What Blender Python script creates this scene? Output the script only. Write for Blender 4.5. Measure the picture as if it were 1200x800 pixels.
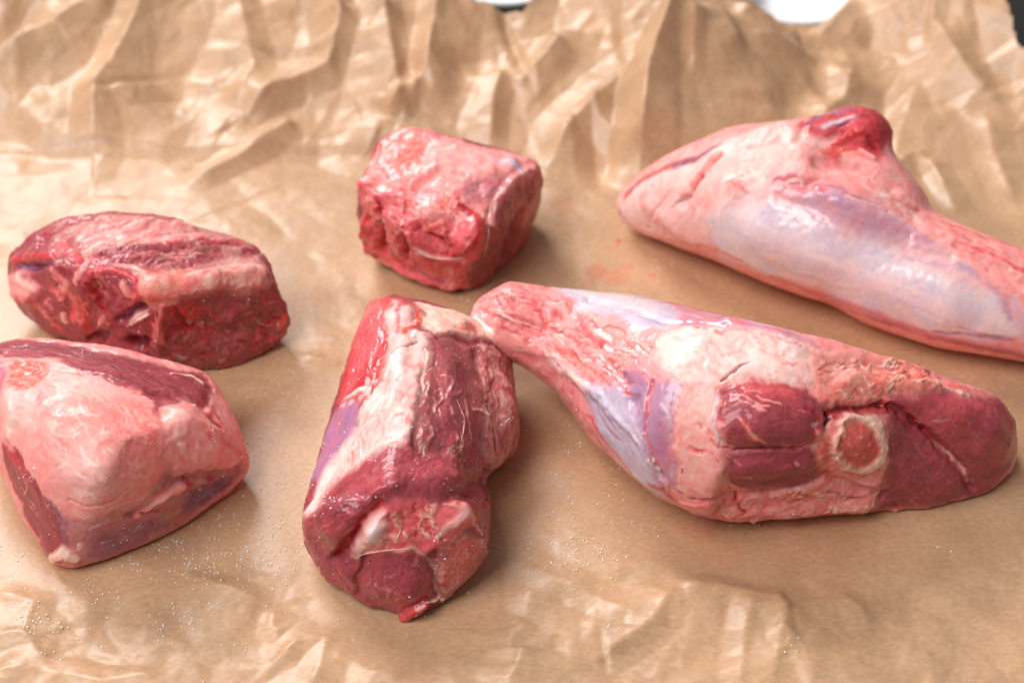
import bpy, bmesh, math, random
import numpy as np
from mathutils import Vector
from mathutils.bvhtree import BVHTree

for o in list(bpy.data.objects):
    bpy.data.objects.remove(o, do_unlink=True)
scene = bpy.context.scene
COL = scene.collection
random.seed(7)

# ------------------------------------------------------------------ camera
DIST, PITCH, LENS = 0.80, math.radians(42.0), 70.0
CAM = np.array([0.0, -DIST * math.cos(PITCH), DIST * math.sin(PITCH)])
cam_d = bpy.data.cameras.new('camera')
cam_d.lens = LENS
cam_d.sensor_width = 36.0
cam_d.clip_start = 0.01
cam_d.clip_end = 50.0
cam_d.dof.use_dof = True
cam_d.dof.focus_distance = 0.702
cam_d.dof.aperture_fstop = 8.0
cam = bpy.data.objects.new('camera', cam_d)
cam.location = CAM
cam.rotation_euler = (math.pi / 2 - PITCH, 0, 0)
COL.objects.link(cam)
scene.camera = cam

# ------------------------------------------------------------------ light: a big soft window from the left and behind, plus an added fill
world = bpy.data.worlds.new('World')
scene.world = world
world.use_nodes = True
bg = world.node_tree.nodes['Background']
bg.inputs[0].default_value = (1.0, 0.985, 0.97, 1)
bg.inputs[1].default_value = 0.21


def area(name, loc, target, sx, sy, power, color):
    d = bpy.data.lights.new(name, 'AREA')
    d.shape = 'RECTANGLE'
    d.size, d.size_y, d.energy, d.color = sx, sy, power, color
    o = bpy.data.objects.new(name, d)
    o.location = loc
    o.rotation_euler = (Vector(target) - Vector(loc)).to_track_quat('-Z', 'Y').to_euler()
    COL.objects.link(o)
    return o


area('window_light', (-1.15, 1.75, 2.0), (0, 0.02, 0), 1.25, 1.25, 76, (1.0, 0.99, 0.985))
area('room_fill', (-1.25, -0.85, 2.25), (0, 0, 0), 1.6, 1.6, 72, (1.0, 0.99, 0.98))  # unseen fill lamp, added to lift the front faces

scene.view_settings.view_transform = 'Standard'
scene.view_settings.look = 'None'
scene.view_settings.exposure = 0.0
scene.view_settings.gamma = 1.0
scene.view_settings.use_curve_mapping = False
scene.cycles.use_denoising = True
scene.cycles.denoising_prefilter = 'ACCURATE'
scene.cycles.max_bounces = 6

# ------------------------------------------------------------------ helpers
PXM = 36.0 / LENS / 1200.0           # tangent per photograph pixel (1200 wide)
FWD = np.array([0.0, math.cos(PITCH), -math.sin(PITCH)])
UP = np.array([0.0, math.sin(PITCH), math.cos(PITCH)])
RIGHT = np.array([1.0, 0.0, 0.0])


def ray(px, py):
    d = FWD + RIGHT * (px - 600) * PXM + UP * (400 - py) * PXM
    return d / np.linalg.norm(d)


def at(px, py, z=0.0):
    d = ray(px, py)
    return CAM + d * ((z - CAM[2]) / d[2])


def lin(c):
    c = np.asarray(c, float) / 255.0
    return np.where(c <= 0.04045, c / 12.92, ((c + 0.055) / 1.055) ** 2.4)


def smooth(a, b, x):
    t = np.clip((x - a) / (b - a), 0, 1)
    return t * t * (3 - 2 * t)


def _hash(ix, iy, iz, seed):
    h = (ix * 374761393 + iy * 668265263 + iz * 2147483647 + seed * 974634777) & 0xFFFFFFFF
    h = ((h ^ (h >> 13)) * 1274126177) & 0xFFFFFFFF
    h = (h ^ (h >> 16)) & 0xFFFFFFFF
    return h


def noise(P, scale, seed=0):
    """gradient noise about -1..1; scale in metres per cell"""
    Q = np.asarray(P, float) / scale
    I = np.floor(Q).astype(np.int64)
    f = Q - I
    u = f * f * f * (f * (f * 6 - 15) + 10)
    out = np.zeros(len(Q))
    for dx in (0, 1):
        for dy in (0, 1):
            for dz in (0, 1):
                h = _hash(I[:, 0] + dx, I[:, 1] + dy, I[:, 2] + dz, seed)
                gx = ((h & 1023) / 511.5) - 1
                gy = (((h >> 10) & 1023) / 511.5) - 1
                gz = (((h >> 20) & 1023) / 511.5) - 1
                g = gx * (f[:, 0] - dx) + gy * (f[:, 1] - dy) + gz * (f[:, 2] - dz)
                w = (u[:, 0] if dx else 1 - u[:, 0]) * (u[:, 1] if dy else 1 - u[:, 1]) * (u[:, 2] if dz else 1 - u[:, 2])
                out += g * w
    return out * 1.4


def fbm(P, scale, octaves=3, seed=0, gain=0.5):
    out, a, tot = 0, 1.0, 0.0
    for k in range(octaves):
        out = out + a * noise(P, scale / 2 ** k, seed + 17 * k)
        tot += a
        a *= gain
    return out / tot * 1.3


def mesh_from(name, V, F, mat, smooth_shade=True):
    me = bpy.data.meshes.new(name)
    V = np.asarray(V, np.float32)
    F = np.asarray(F, np.int32)
    k = F.shape[1]
    me.vertices.add(len(V))
    me.vertices.foreach_set('co', V.ravel())
    me.loops.add(F.size)
    me.loops.foreach_set('vertex_index', F.ravel())
    me.polygons.add(len(F))
    me.polygons.foreach_set('loop_start', np.arange(0, F.size, k, dtype=np.int32))
    me.polygons.foreach_set('loop_total', np.full(len(F), k, np.int32))
    me.update(calc_edges=True)
    if smooth_shade:
        me.polygons.foreach_set('use_smooth', np.ones(len(F), bool))
    if mat:
        me.materials.append(mat)
    return me


def add_attr(me, name, vals):
    vals = np.asarray(vals, np.float32)
    if vals.ndim == 2:
        a = me.color_attributes.new(name, 'FLOAT_COLOR', 'POINT')
        full = np.ones((len(vals), 4), np.float32)
        full[:, :3] = vals
        a.data.foreach_set('color', full.ravel())
    else:
        a = me.attributes.new(name, 'FLOAT', 'POINT')
        a.data.foreach_set('value', vals)


def link(name, data, parent=None):
    o = bpy.data.objects.new(name, data)
    COL.objects.link(o)
    if parent is not None:
        o.parent = parent
        o.matrix_parent_inverse = parent.matrix_basis.inverted()
    return o


def tag(o, label=None, cat=None, group=None, kind=None):
    if label: o['label'] = label
    if cat: o['category'] = cat
    if group: o['group'] = group
    if kind: o['kind'] = kind


class NT:
    def __init__(self, name):
        self.m = bpy.data.materials.new(name)
        self.m.use_nodes = True
        self.t = self.m.node_tree
        self.t.nodes.clear()

    def n(self, typ, **kw):
        nd = self.t.nodes.new(typ)
        for k, v in kw.items():
            setattr(nd, k, v)
        return nd

    def l(self, a, b):
        self.t.links.new(a, b)

    def math(self, op, a, b=None, clamp=False):
        nd = self.n('ShaderNodeMath', operation=op, use_clamp=clamp)
        for i, v in enumerate((a, b)):
            if v is None: continue
            if hasattr(v, 'links') or hasattr(v, 'is_linked'):
                self.l(v, nd.inputs[i])
            else:
                nd.inputs[i].default_value = v
        return nd.outputs[0]


# ------------------------------------------------------------------ materials
def meat_material(name, sss=0.12, coat=0.75, fine=1.0):
    t = NT(name)
    out = t.n('ShaderNodeOutputMaterial')
    p = t.n('ShaderNodeBsdfPrincipled')
    t.l(p.outputs[0], out.inputs[0])
    ca = t.n('ShaderNodeAttribute', attribute_name='tissue')
    ga = t.n('ShaderNodeAttribute', attribute_name='gloss')
    ra = t.n('ShaderNodeAttribute', attribute_name='grain')
    tc = t.n('ShaderNodeTexCoord')
    n1 = t.n('ShaderNodeTexNoise'); n1.inputs['Scale'].default_value = 1500; n1.inputs['Detail'].default_value = 3
    n2 = t.n('ShaderNodeTexNoise'); n2.inputs['Scale'].default_value = 420; n2.inputs['Detail'].default_value = 4
    for n in (n1, n2):
        t.l(tc.outputs['Object'], n.inputs['Vector'])
    # fine colour grain
    mr = t.n('ShaderNodeMapRange')
    t.l(n1.outputs[0], mr.inputs[0])
    mr.inputs[1].default_value, mr.inputs[2].default_value = 0.3, 0.7
    mr.inputs[3].default_value, mr.inputs[4].default_value = 0.84, 1.15
    amt = t.math('MULTIPLY', ra.outputs['Fac'], fine, clamp=True)
    one = t.n('ShaderNodeMix', data_type='FLOAT')
    t.l(amt, one.inputs[0]); one.inputs[2].default_value = 1.0; t.l(mr.outputs[0], one.inputs[3])
    vo = t.n('ShaderNodeTexVoronoi', feature='DISTANCE_TO_EDGE')
    vo.inputs['Scale'].default_value = 620
    wv = t.n('ShaderNodeVectorMath', operation='MULTIPLY_ADD')
    n3 = t.n('ShaderNodeTexNoise'); n3.inputs['Scale'].default_value = 260; n3.inputs['Detail'].default_value = 2
    t.l(tc.outputs['Object'], n3.inputs['Vector'])
    t.l(n3.outputs['Color'], wv.inputs[0]); wv.inputs[1].default_value = (.003, .003, .003); t.l(tc.outputs['Object'], wv.inputs[2])
    t.l(wv.outputs[0], vo.inputs['Vector'])
    vr = t.n('ShaderNodeMapRange'); t.l(vo.outputs['Distance'], vr.inputs[0])
    vr.inputs[1].default_value, vr.inputs[2].default_value = 0.0, 0.16
    vr.inputs[3].default_value, vr.inputs[4].default_value = 1.12, 0.98
    g3 = t.math('MULTIPLY', ra.outputs['Fac'], t.math('MULTIPLY', ra.outputs['Fac'], ra.outputs['Fac']))
    vm = t.n('ShaderNodeMix', data_type='FLOAT')
    t.l(g3, vm.inputs[0]); vm.inputs[2].default_value = 1.0; t.l(vr.outputs[0], vm.inputs[3])
    mul = t.n('ShaderNodeVectorMath', operation='SCALE')
    t.l(ca.outputs['Color'], mul.inputs[0]); t.l(t.math('MULTIPLY', one.outputs[0], vm.outputs[0]), mul.inputs['Scale'])
    t.l(mul.outputs[0], p.inputs['Base Color'])
    # roughness
    rr = t.n('ShaderNodeMapRange')
    t.l(n2.outputs[0], rr.inputs[0])
    rr.inputs[1].default_value, rr.inputs[2].default_value = 0.3, 0.7
    rr.inputs[3].default_value, rr.inputs[4].default_value = -0.1, 0.12
    rough = t.math('ADD', rr.outputs[0], t.math('SUBTRACT', 0.62, t.math('MULTIPLY', ga.outputs['Fac'], 0.36)), clamp=True)
    t.l(rough, p.inputs['Roughness'])
    p.inputs['Specular IOR Level'].default_value = 0.24
    p.inputs['Subsurface Weight'].default_value = sss
    p.inputs['Subsurface Radius'].default_value = (1.0, 0.32, 0.22)
    p.inputs['Subsurface Scale'].default_value = 0.0022
    t.l(t.math('MULTIPLY', ga.outputs['Fac'], coat, clamp=True), p.inputs['Coat Weight'])
    p.inputs['Coat Roughness'].default_value = 0.09
    bsum = t.math('ADD', t.math('MULTIPLY', n1.outputs[0], 0.45), n2.outputs[0])
    bp = t.n('ShaderNodeBump')
    bp.inputs['Distance'].default_value = 0.0005
    t.l(t.math('ADD', 0.2, t.math('MULTIPLY', ra.outputs['Fac'], 0.5)), bp.inputs['Strength'])
    t.l(bsum, bp.inputs['Height'])
    t.l(bp.outputs[0], p.inputs['Normal'])
    return t.m


def paper_material():
    t = NT('kraft_paper')
    out = t.n('ShaderNodeOutputMaterial')
    p = t.n('ShaderNodeBsdfPrincipled')
    t.l(p.outputs[0], out.inputs[0])
    ca = t.n('ShaderNodeAttribute', attribute_name='tint')
    tc = t.n('ShaderNodeTexCoord')
    mp = t.n('ShaderNodeMapping'); mp.inputs['Scale'].default_value = (1, 1.8, 1)
    t.l(tc.outputs['Object'], mp.inputs['Vector'])
    n1 = t.n('ShaderNodeTexNoise'); n1.inputs['Scale'].default_value = 420; n1.inputs['Detail'].default_value = 6
    t.l(mp.outputs[0], n1.inputs['Vector'])
    n2 = t.n('ShaderNodeTexNoise'); n2.inputs['Scale'].default_value = 38; n2.inputs['Detail'].default_value = 5
    t.l(tc.outputs['Object'], n2.inputs['Vector'])
    mr = t.n('ShaderNodeMapRange'); t.l(n1.outputs[0], mr.inputs[0])
    mr.inputs[1].default_value, mr.inputs[2].default_value = 0.25, 0.75
    mr.inputs[3].default_value, mr.inputs[4].default_value = 0.84, 1.13
    m2 = t.n('ShaderNodeMapRange'); t.l(n2.outputs[0], m2.inputs[0])
    m2.inputs[1].default_value, m2.inputs[2].default_value = 0.3, 0.7
    m2.inputs[3].default_value, m2.inputs[4].default_value = 0.88, 1.10
    sc = t.n('ShaderNodeVectorMath', operation='SCALE')
    t.l(ca.outputs['Color'], sc.inputs[0]); t.l(t.math('MULTIPLY', mr.outputs[0], m2.outputs[0]), sc.inputs['Scale'])
    t.l(sc.outputs[0], p.inputs['Base Color'])
    p.inputs['Roughness'].default_value = 0.36
    p.inputs['Specular IOR Level'].default_value = 0.5
    bp = t.n('ShaderNodeBump'); bp.inputs['Distance'].default_value = 0.0003; bp.inputs['Strength'].default_value = 0.3
    t.l(n1.outputs[0], bp.inputs['Height']); t.l(bp.outputs[0], p.inputs['Normal'])
    return t.m


def plain(name, col, rough, spec=0.5, noise_scale=60, var=0.12):
    t = NT(name)
    out = t.n('ShaderNodeOutputMaterial')
    p = t.n('ShaderNodeBsdfPrincipled')
    t.l(p.outputs[0], out.inputs[0])
    tc = t.n('ShaderNodeTexCoord')
    n1 = t.n('ShaderNodeTexNoise'); n1.inputs['Scale'].default_value = noise_scale; n1.inputs['Detail'].default_value = 4
    t.l(tc.outputs['Object'], n1.inputs['Vector'])
    mx = t.n('ShaderNodeMix', data_type='RGBA')
    t.l(n1.outputs[0], mx.inputs[0])
    c = np.array(col)
    mx.inputs[6].default_value = (*np.clip(c * (1 - var), 0, 1), 1)
    mx.inputs[7].default_value = (*np.clip(c * (1 + var), 0, 1), 1)
    t.l(mx.outputs[2], p.inputs['Base Color'])
    p.inputs['Roughness'].default_value = rough
    p.inputs['Specular IOR Level'].default_value = spec
    return t.m


M_FLESH = meat_material('raw_flesh')
M_FAT = meat_material('raw_fat', sss=0.18, coat=0.5, fine=0.6)
M_SKIN = meat_material('silverskin', sss=0.12, coat=0.7, fine=0.5)
M_BONE = meat_material('cut_bone', sss=0.1, coat=0.2, fine=1.0)
M_PAPER = paper_material()
M_TABLE = plain('dark_table', (0.015, 0.013, 0.012), 0.45)
M_ENAMEL = plain('white_enamel', (0.86, 0.86, 0.87), 0.18, var=0.02)
M_SALT = plain('salt', (0.9, 0.89, 0.87), 0.3, noise_scale=3000, var=0.06)

# ------------------------------------------------------------------ table and paper
bm = bmesh.new()
bmesh.ops.create_grid(bm, x_segments=2, y_segments=2, size=0.9)
me = bpy.data.meshes.new('table')
bm.to_mesh(me); bm.free()
me.materials.append(M_TABLE)
table = link('table', me)
table.location = (0, 0.2, -0.006)
tag(table, kind='structure')

PAPER_STEP = 0.0010
PX0, PX1, PY0, PY1 = -0.30, 0.33, -0.215, 0.275


def seg_dist(X, Y, a, b):
    """distance, parameter and side of points to segment a-b in the plane"""
    dx, dy = b[0] - a[0], b[1] - a[1]
    L2 = dx * dx + dy * dy + 1e-12
    t = np.clip(((X - a[0]) * dx + (Y - a[1]) * dy) / L2, 0, 1)
    qx, qy = X - (a[0] + t * dx), Y - (a[1] + t * dy)
    return np.hypot(qx, qy), t, (dx * (Y - a[1]) - dy * (X - a[0]))


# folds: (photo polyline, height mm at each end, width left mm, width right mm); left is the left side walking along the line
FOLDS = [
    # upper left crumple
    ([(-40, 110), (0, 88), (70, 62), (150, 28), (190, 5)], 9, 9, 26),
    ([(-20, 45), (60, 18), (120, -20)], 9, 14, 16),
    ([(195, -10), (170, 50), (135, 95), (118, 140), (112, 185)], 12, 34, 12),
    ([(262, -20), (285, 40), (300, 90), (275, 150)], 6, 10, 30),
    ([(285, 155), (320, 112), (385, 95), (402, 60), (380, -10)], 11, 20, 9),
    ([(222, 222), (270, 198), (330, 168), (350, 160)], 6, 10, 8),
    ([(0, 130), (30, 150), (70, 175), (200, 182), (340, 178), (440, 175)], 4, 40, 9),
    ([(440, 5), (455, 60), (470, 120), (455, 160)], 11, 9, 24),
    ([(520, -10), (515, 40), (500, 100), (480, 150)], 13, 22, 9),
    ([(530, 40), (600, 20), (660, -10)], 9, 12, 20),
    ([(590, 90), (580, 140), (575, 180)], 7, 8, 16),
    ([(600, 110), (640, 85), (660, 70)], 7, 10, 12),
    ([(640, 205), (670, 165), (720, 135), (750, 100), (800, 52)], 12, 16, 22),
    ([(800, 52), (768, 105), (755, 150), (748, 205)], 33, 64, 14),
    ([(800, 58), (860, 68), (930, 74), (1010, 72)], 13, 12, 34),
    ([(700, 20), (740, 40), (800, 52)], 8, 10, 18),
    ([(690, 120), (700, 160), (760, 200)], 5, 8, 10),
    ([(855, 40), (900, 52), (960, 45), (1005, 10)], 11, 9, 20),
    ([(1000, 75), (990, 105), (960, 128)], 9, 16, 16),
    ([(1010, 30), (1060, 25), (1120, 40), (1200, 70)], 7, 14, 18),
    ([(1090, 50), (1130, 90), (1160, 110)], 7, 10, 16),
    ([(1160, -10), (1185, 60), (1230, 120)], 8, 20, 18),
    ([(1040, 208), (1062, 190), (1085, 186)], 6, 5, 12),
    ([(1085, 186), (1105, 225), (1125, 255)], 5, 10, 6),
    ([(1150, 150), (1165, 190), (1190, 240)], 4, 12, 10),
    # bottom
    ([(140, 655), (190, 664), (260, 690), (322, 712)], 4.2, 7, 24),
    ([(322, 712), (318, 735), (330, 745)], 3, 12, 5),
    ([(310, 780), (350, 752), (385, 748), (375, 780), (360, 815)], 4, 9, 7),
    ([(-10, 690), (40, 705), (30, 740), (60, 790)], 3.5, 8, 14),
    ([(-20, 790), (40, 785), (120, 800), (200, 790)], 3, 10, 12),
    ([(385, 760), (430, 785), (480, 800)], 3.5, 16, 8),
    ([(612, 762), (608, 785), (590, 815)], 4.5, 16, 12),
    ([(612, 762), (560, 745), (500, 735)], 3, 10, 14),
    ([(612, 762), (618, 700), (610, 660)], 2, 20, 12),
    ([(690, 780), (740, 752), (765, 735), (792, 690)], 5, 18, 9),
    ([(790, 690), (840, 692), (900, 705), (925, 703)], 4.5, 8, 26),
    ([(882, 702), (872, 745), (868, 810)], 3.5, 22, 8),
    ([(925, 705), (918, 730), (905, 800)], 3, 8, 9),
    ([(980, 690), (1010, 710), (1020, 735)], 2, 6, 8),
    ([(905, 735), (940, 760), (955, 810)], 3, 14, 8),
    ([(595, 655), (640, 675), (690, 700), (760, 735)], 2.2, 10, 8),
    ([(690, 680), (760, 660), (840, 655)], 1.2, 18, 14),
    ([(352, 418), (385, 425), (400, 424)], 2, 4, 6),
    ([(620, 500), (680, 555), (760, 610)], 1.3, 16, 12),
    ([(640, 640), (720, 612), (800, 622), (880, 640)], 1.5, 9, 16),
    ([(300, 560), (330, 610), (345, 680)], 1.0, 14, 14),
    ([(1040, 660), (1120, 640), (1220, 610)], 1.3, 20, 20),
    ([(650, 205), (760, 262), (850, 300), (950, 345)], 1.5, 10, 14),
]


def facets(X, Y, rng, pts, hs):
    """height of a crumpled sheet made of flat triangular facets between random points"""
    from mathutils.geometry import delaunay_2d_cdt
    ny, nx = X.shape
    out = np.zeros_like(X)
    vs, es, fs, ov, oe, of = delaunay_2d_cdt([Vector(p) for p in pts], [], [], 0, 1e-6)
    hz = [hs[o[0]] for o in ov]
    x0, y0, st = X[0, 0], Y[0, 0], X[0, 1] - X[0, 0]
    sy = Y[1, 0] - Y[0, 0]
    for f in fs:
        (ax, ay), (bx, by), (cx, cy) = [tuple(vs[i]) for i in f]
        i0, i1 = max(0, int((min(ax, bx, cx) - x0) / st)), min(nx, int((max(ax, bx, cx) - x0) / st) + 2)
        j0, j1 = max(0, int((min(ay, by, cy) - y0) / sy)), min(ny, int((max(ay, by, cy) - y0) / sy) + 2)
        if i1 <= i0 or j1 <= j0: continue
        gx, gy = X[j0:j1, i0:i1], Y[j0:j1, i0:i1]
        det = (by - cy) * (ax - cx) + (cx - bx) * (ay - cy)
        if abs(det) < 1e-12: continue
        l1 = ((by - cy) * (gx - cx) + (cx - bx) * (gy - cy)) / det
        l2 = ((cy - ay) * (gx - cx) + (ax - cx) * (gy - cy)) / det
        l3 = 1 - l1 - l2
        m = (l1 >= -1e-6) & (l2 >= -1e-6) & (l3 >= -1e-6)
        out[j0:j1, i0:i1][m] = (l1 * hz[f[0]] + l2 * hz[f[1]] + l3 * hz[f[2]])[m]
    return out


def build_paper():
    nx = int((PX1 - PX0) / PAPER_STEP) + 1
    ny = int((PY1 - PY0) / PAPER_STEP) + 1
    xs = np.linspace(PX0, PX1, nx)
    ys = np.linspace(PY0, PY1, ny)
    X, Y = np.meshgrid(xs, ys)
    x, y = X.ravel(), Y.ravel()
    P = np.stack([x, y, np.zeros_like(x)], 1)
    # organic wobble so the fold lines are not ruler-straight
    wx = x + 0.0007 * fbm(P, 0.03, 3, 5)
    wy = y + 0.0007 * fbm(P, 0.03, 3, 9)
    z = np.zeros_like(x)
    # amount of crumple: strong at the back, gentle in front, least under the meat
    back = smooth(0.125, 0.20, y)
    front = smooth(-0.105, -0.15, y)
    amt = 0.16 + 0.84 * back + 0.34 * front
    rng = np.random.RandomState(11)
    z2 = np.zeros_like(X)
    for spacing, amp_back, amp_mid, amp_front in ((0.036, 4.2, 1.5, 2.0), (0.015, 1.7, 0.85, 1.2), (0.0065, 0.5, 0.24, 0.42)):
        pts, hs = [], []
        yy = PY0 - 0.04
        row = 0
        while yy < PY1 + 0.04:
            xx = PX0 - 0.04
            while xx < PX1 + 0.04:
                jx, jy = rng.uniform(-.48, .48, 2) * spacing
                y1 = yy + jy
                bk, fr = smooth(0.118, 0.15, np.array(y1)), smooth(-0.105, -0.15, np.array(y1))
                amp = amp_mid * (1 - bk) * (1 - fr) + amp_back * bk + amp_front * fr
                pts.append((xx + jx, y1)); hs.append(rng.uniform(-1, 1) * amp * .001)
                xx += spacing * (0.8 if yy > 0.12 else 1.0)
            yy += spacing * (1.25 if yy > 0.12 else 1.0)
        z2 += facets(X, Y, rng, pts, hs)
    z += z2.ravel()
    for k in range(260):
        cx, cy = rng.uniform(PX0, PX1), rng.uniform(PY0, PY1)
        if k < 150:
            cy = rng.uniform(0.13, PY1)
        elif k < 240:
            cy = rng.uniform(PY0, -0.11)
        a = rng.uniform(0, math.pi)
        L = rng.uniform(0.004, 0.018)
        A, B = (cx - L * math.cos(a), cy - L * math.sin(a)), (cx + L * math.cos(a), cy + L * math.sin(a))
        h = rng.uniform(0.0003, 0.0011) * (1 if rng.rand() < 0.6 else -1)
        wl, wr = rng.uniform(0.002, 0.009, 2)
        near = np.nonzero((np.abs(wx - cx) < L + 0.01) & (np.abs(wy - cy) < L + 0.01))[0]
        d, t, sd = seg_dist(wx[near], wy[near], A, B)
        w = np.where(sd > 0, wl, wr)
        fade = smooth(0, 0.3, t) * smooth(1, 0.7, t)
        z[near] += h * np.clip(1 - d / w, 0, 1) * fade * np.minimum(1, amt[near] + .2)
    for k in range(70):
        cx, cy = rng.uniform(PX0, PX1), rng.uniform(PY0, 0.14)
        a = rng.uniform(0, math.pi)
        L = rng.uniform(0.015, 0.05)
        A, B = (cx - L * math.cos(a), cy - L * math.sin(a)), (cx + L * math.cos(a), cy + L * math.sin(a))
        h = rng.uniform(0.0003, 0.0009) * (1 if rng.rand() < 0.6 else -1)
        wl, wr = rng.uniform(0.002, 0.012, 2)
        near = np.nonzero((np.abs(wx - cx) < L + 0.012) & (np.abs(wy - cy) < L + 0.012))[0]
        d, t, sd = seg_dist(wx[near], wy[near], A, B)
        fade = smooth(0, 0.35, t) * smooth(1, 0.65, t)
        z[near] += h * np.clip(1 - d / np.where(sd > 0, wl, wr), 0, 1) * fade
    for k in range(60):
        cx, cy = rng.uniform(PX0, PX1), rng.uniform(0.125, PY1)
        a = rng.uniform(0, math.pi)
        L = rng.uniform(0.008, 0.035)
        A, B = (cx - L * math.cos(a), cy - L * math.sin(a)), (cx + L * math.cos(a), cy + L * math.sin(a))
        h = rng.uniform(0.0012, 0.0036) * (1 if rng.rand() < 0.6 else -1)
        wl, wr = rng.uniform(0.002, 0.012, 2)
        near = np.nonzero((np.abs(wx - cx) < L + 0.012) & (np.abs(wy - cy) < L + 0.012))[0]
        d, t, sd = seg_dist(wx[near], wy[near], A, B)
        fade = smooth(0, 0.3, t) * smooth(1, 0.7, t)
        z[near] += h * np.clip(1 - d / np.where(sd > 0, wl, wr), 0, 1) * fade
    # the back rises towards its edge
    dip = 1 - 0.75 * np.exp(-((x - 0.150) / 0.045) ** 2)
    z += 0.030 * np.clip((y - 0.124) / 0.085, 0, 1.3) * dip
    for pts, h, wl, wr in FOLDS:
        Q = [at(px, py, 0.012 if py < 130 else 0.0) for px, py in pts]
        qa = np.array(Q)[:, :2]
        mg = max(wl, wr) * 0.001 + 0.004
        nb = np.nonzero((x > qa[:, 0].min() - mg) & (x < qa[:, 0].max() + mg) & (y > qa[:, 1].min() - mg) & (y < qa[:, 1].max() + mg))[0]
        if not len(nb): continue
        dmin = np.full(len(nb), 1e9)
        side = np.zeros(len(nb))
        tt = np.zeros(len(nb))
        n = len(Q) - 1
        for i in range(n):
            d, t, s = seg_dist(wx[nb], wy[nb], Q[i], Q[i + 1])
            m = d < dmin
            dmin[m], side[m], tt[m] = d[m], s[m], ((i + t) / n)[m]
        w = np.where(side > 0, wl, wr) * 0.001
        fade = 0.25 + 0.75 * smooth(0, 0.18, tt) * smooth(1, 0.82, tt)
        prof = np.clip(1 - dmin / w, 0, 1)
        prof = prof * (0.72 + 0.28 * prof)
        z[nb] += h * (0.00085 if pts[0][1] < 260 else 0.0007) * prof * fade
    # gentle sag and swell, fine crinkle
    z += 0.0012 * fbm(P, 0.11, 2, 3) * (0.4 + amt)
    cr = np.abs(fbm(P, 0.016, 2, 21))
    z += 0.0001 * cr * amt
    z += 0.00016 * np.abs(noise(P, 0.005, 31)) * (0.3 + amt)
    # flat under the meat
    for (cx, cy, rx, ry) in FLATS:
        c = at(cx, cy, 0)
        q = np.hypot((x - c[0]) / rx, (y - c[1]) / ry)
        f = smooth(0.75, 1.25, q)
        z = z * f + (-0.0004) * (1 - f)
    z = np.maximum(z, -0.003)
    V = np.stack([x, y, z], 1)
    idx = np.arange(nx * ny).reshape(ny, nx)
    F = np.stack([idx[:-1, :-1].ravel(), idx[:-1, 1:].ravel(), idx[1:, 1:].ravel(), idx[1:, :-1].ravel()], 1)
    # torn back edge and the right-hand corner
    edge_px = [(-200, -60), (300, -45), (520, -30), (560, -4), (612, -4), (640, -30), (740, -30), (775, -2), (800, 14), (850, 24), (930, 28), (975, 22), (1010, -8), (1040, -40), (1150, -40), (1176, -5), (1200, 34), (1260, 110)]
    E = np.array([at(px, py, 0.012 if 760 < px < 1015 else 0.034)[:2] for px, py in edge_px])
    E[-1, 0] = PX1 + 0.01
    ye = np.interp(x, E[:, 0], E[:, 1]) + 0.002 * fbm(P, 0.02, 3, 44)
    keep = y < ye
    kf = keep[F].all(1)
    F = F[kf]
    used = np.zeros(len(V), bool); used[F.ravel()] = True
    new = np.cumsum(used) - 1
    V, F = V[used], new[F]
    x, y = x[used], y[used]
    P = P[used]
    # tint: kraft brown, with blood marks and darker brown patches around the meat
    base = lin((188, 149, 115))
    tint = np.repeat(base[None], len(V), 0)
    v = fbm(P, 0.09, 3, 61)[:, None]
    tint = tint * (1 + 0.05 * v)
    pink = smooth(0.0, 0.5, fbm(P, 0.05, 3, 77))[:, None] * 0.12
    tint = tint * (1 - pink) + lin((214, 160, 124)) * pink
    for (px, py, r, op, c) in BLOOD_AND_BROWN:
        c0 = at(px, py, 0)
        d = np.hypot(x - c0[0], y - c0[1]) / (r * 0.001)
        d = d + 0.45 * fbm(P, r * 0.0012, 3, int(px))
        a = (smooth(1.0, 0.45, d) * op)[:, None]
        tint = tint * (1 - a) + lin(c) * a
    me = mesh_from('paper', V, F, M_PAPER, smooth_shade=False)
    add_attr(me, 'tint', tint)
    o = link('butcher_paper', me)
    tag(o, 'crumpled brown kraft butcher paper sheet under all the meat', 'paper')
    return o


# where meat rests: photo pixel centre, half sizes in metres
FLATS = [(175, 365, .075, .045), (140, 560, .07, .055), (480, 570, .05, .085), (535, 285, .048, .04),
         (930, 560, .085, .05), (700, 450, .06, .04), (960, 300, .09, .05), (1120, 370, .09, .035), (860, 270, .06, .04)]
BLOOD_AND_BROWN = [(725, 282, 1.6, .9, (205, 60, 50)), (722, 325, 7, .38, (200, 100, 74)), (700, 318, 6, .4, (200, 92, 68)),
         (765, 322, 3, .35, (205, 110, 80)), (735, 312, 4, .3, (205, 110, 80)), (690, 330, 4, .3, (200, 110, 80)),
         (720, 290, 5, .25, (205, 120, 90)), (820, 622, 9, .22, (190, 90, 60)), (960, 640, 30, .16, (190, 110, 80)),
         (850, 640, 14, .14, (190, 100, 70)), (660, 240, 8, .2, (185, 120, 80)), (620, 345, 9, .3, (165, 105, 70))]  # the brown entries darken the paper beside the meat
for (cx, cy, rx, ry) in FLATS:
    BLOOD_AND_BROWN.append((cx, cy + 12, rx * 1000 * .95, .14, (176, 124, 90)))  # a faint round patch of darker brown at each resting place
paper = build_paper()

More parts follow.
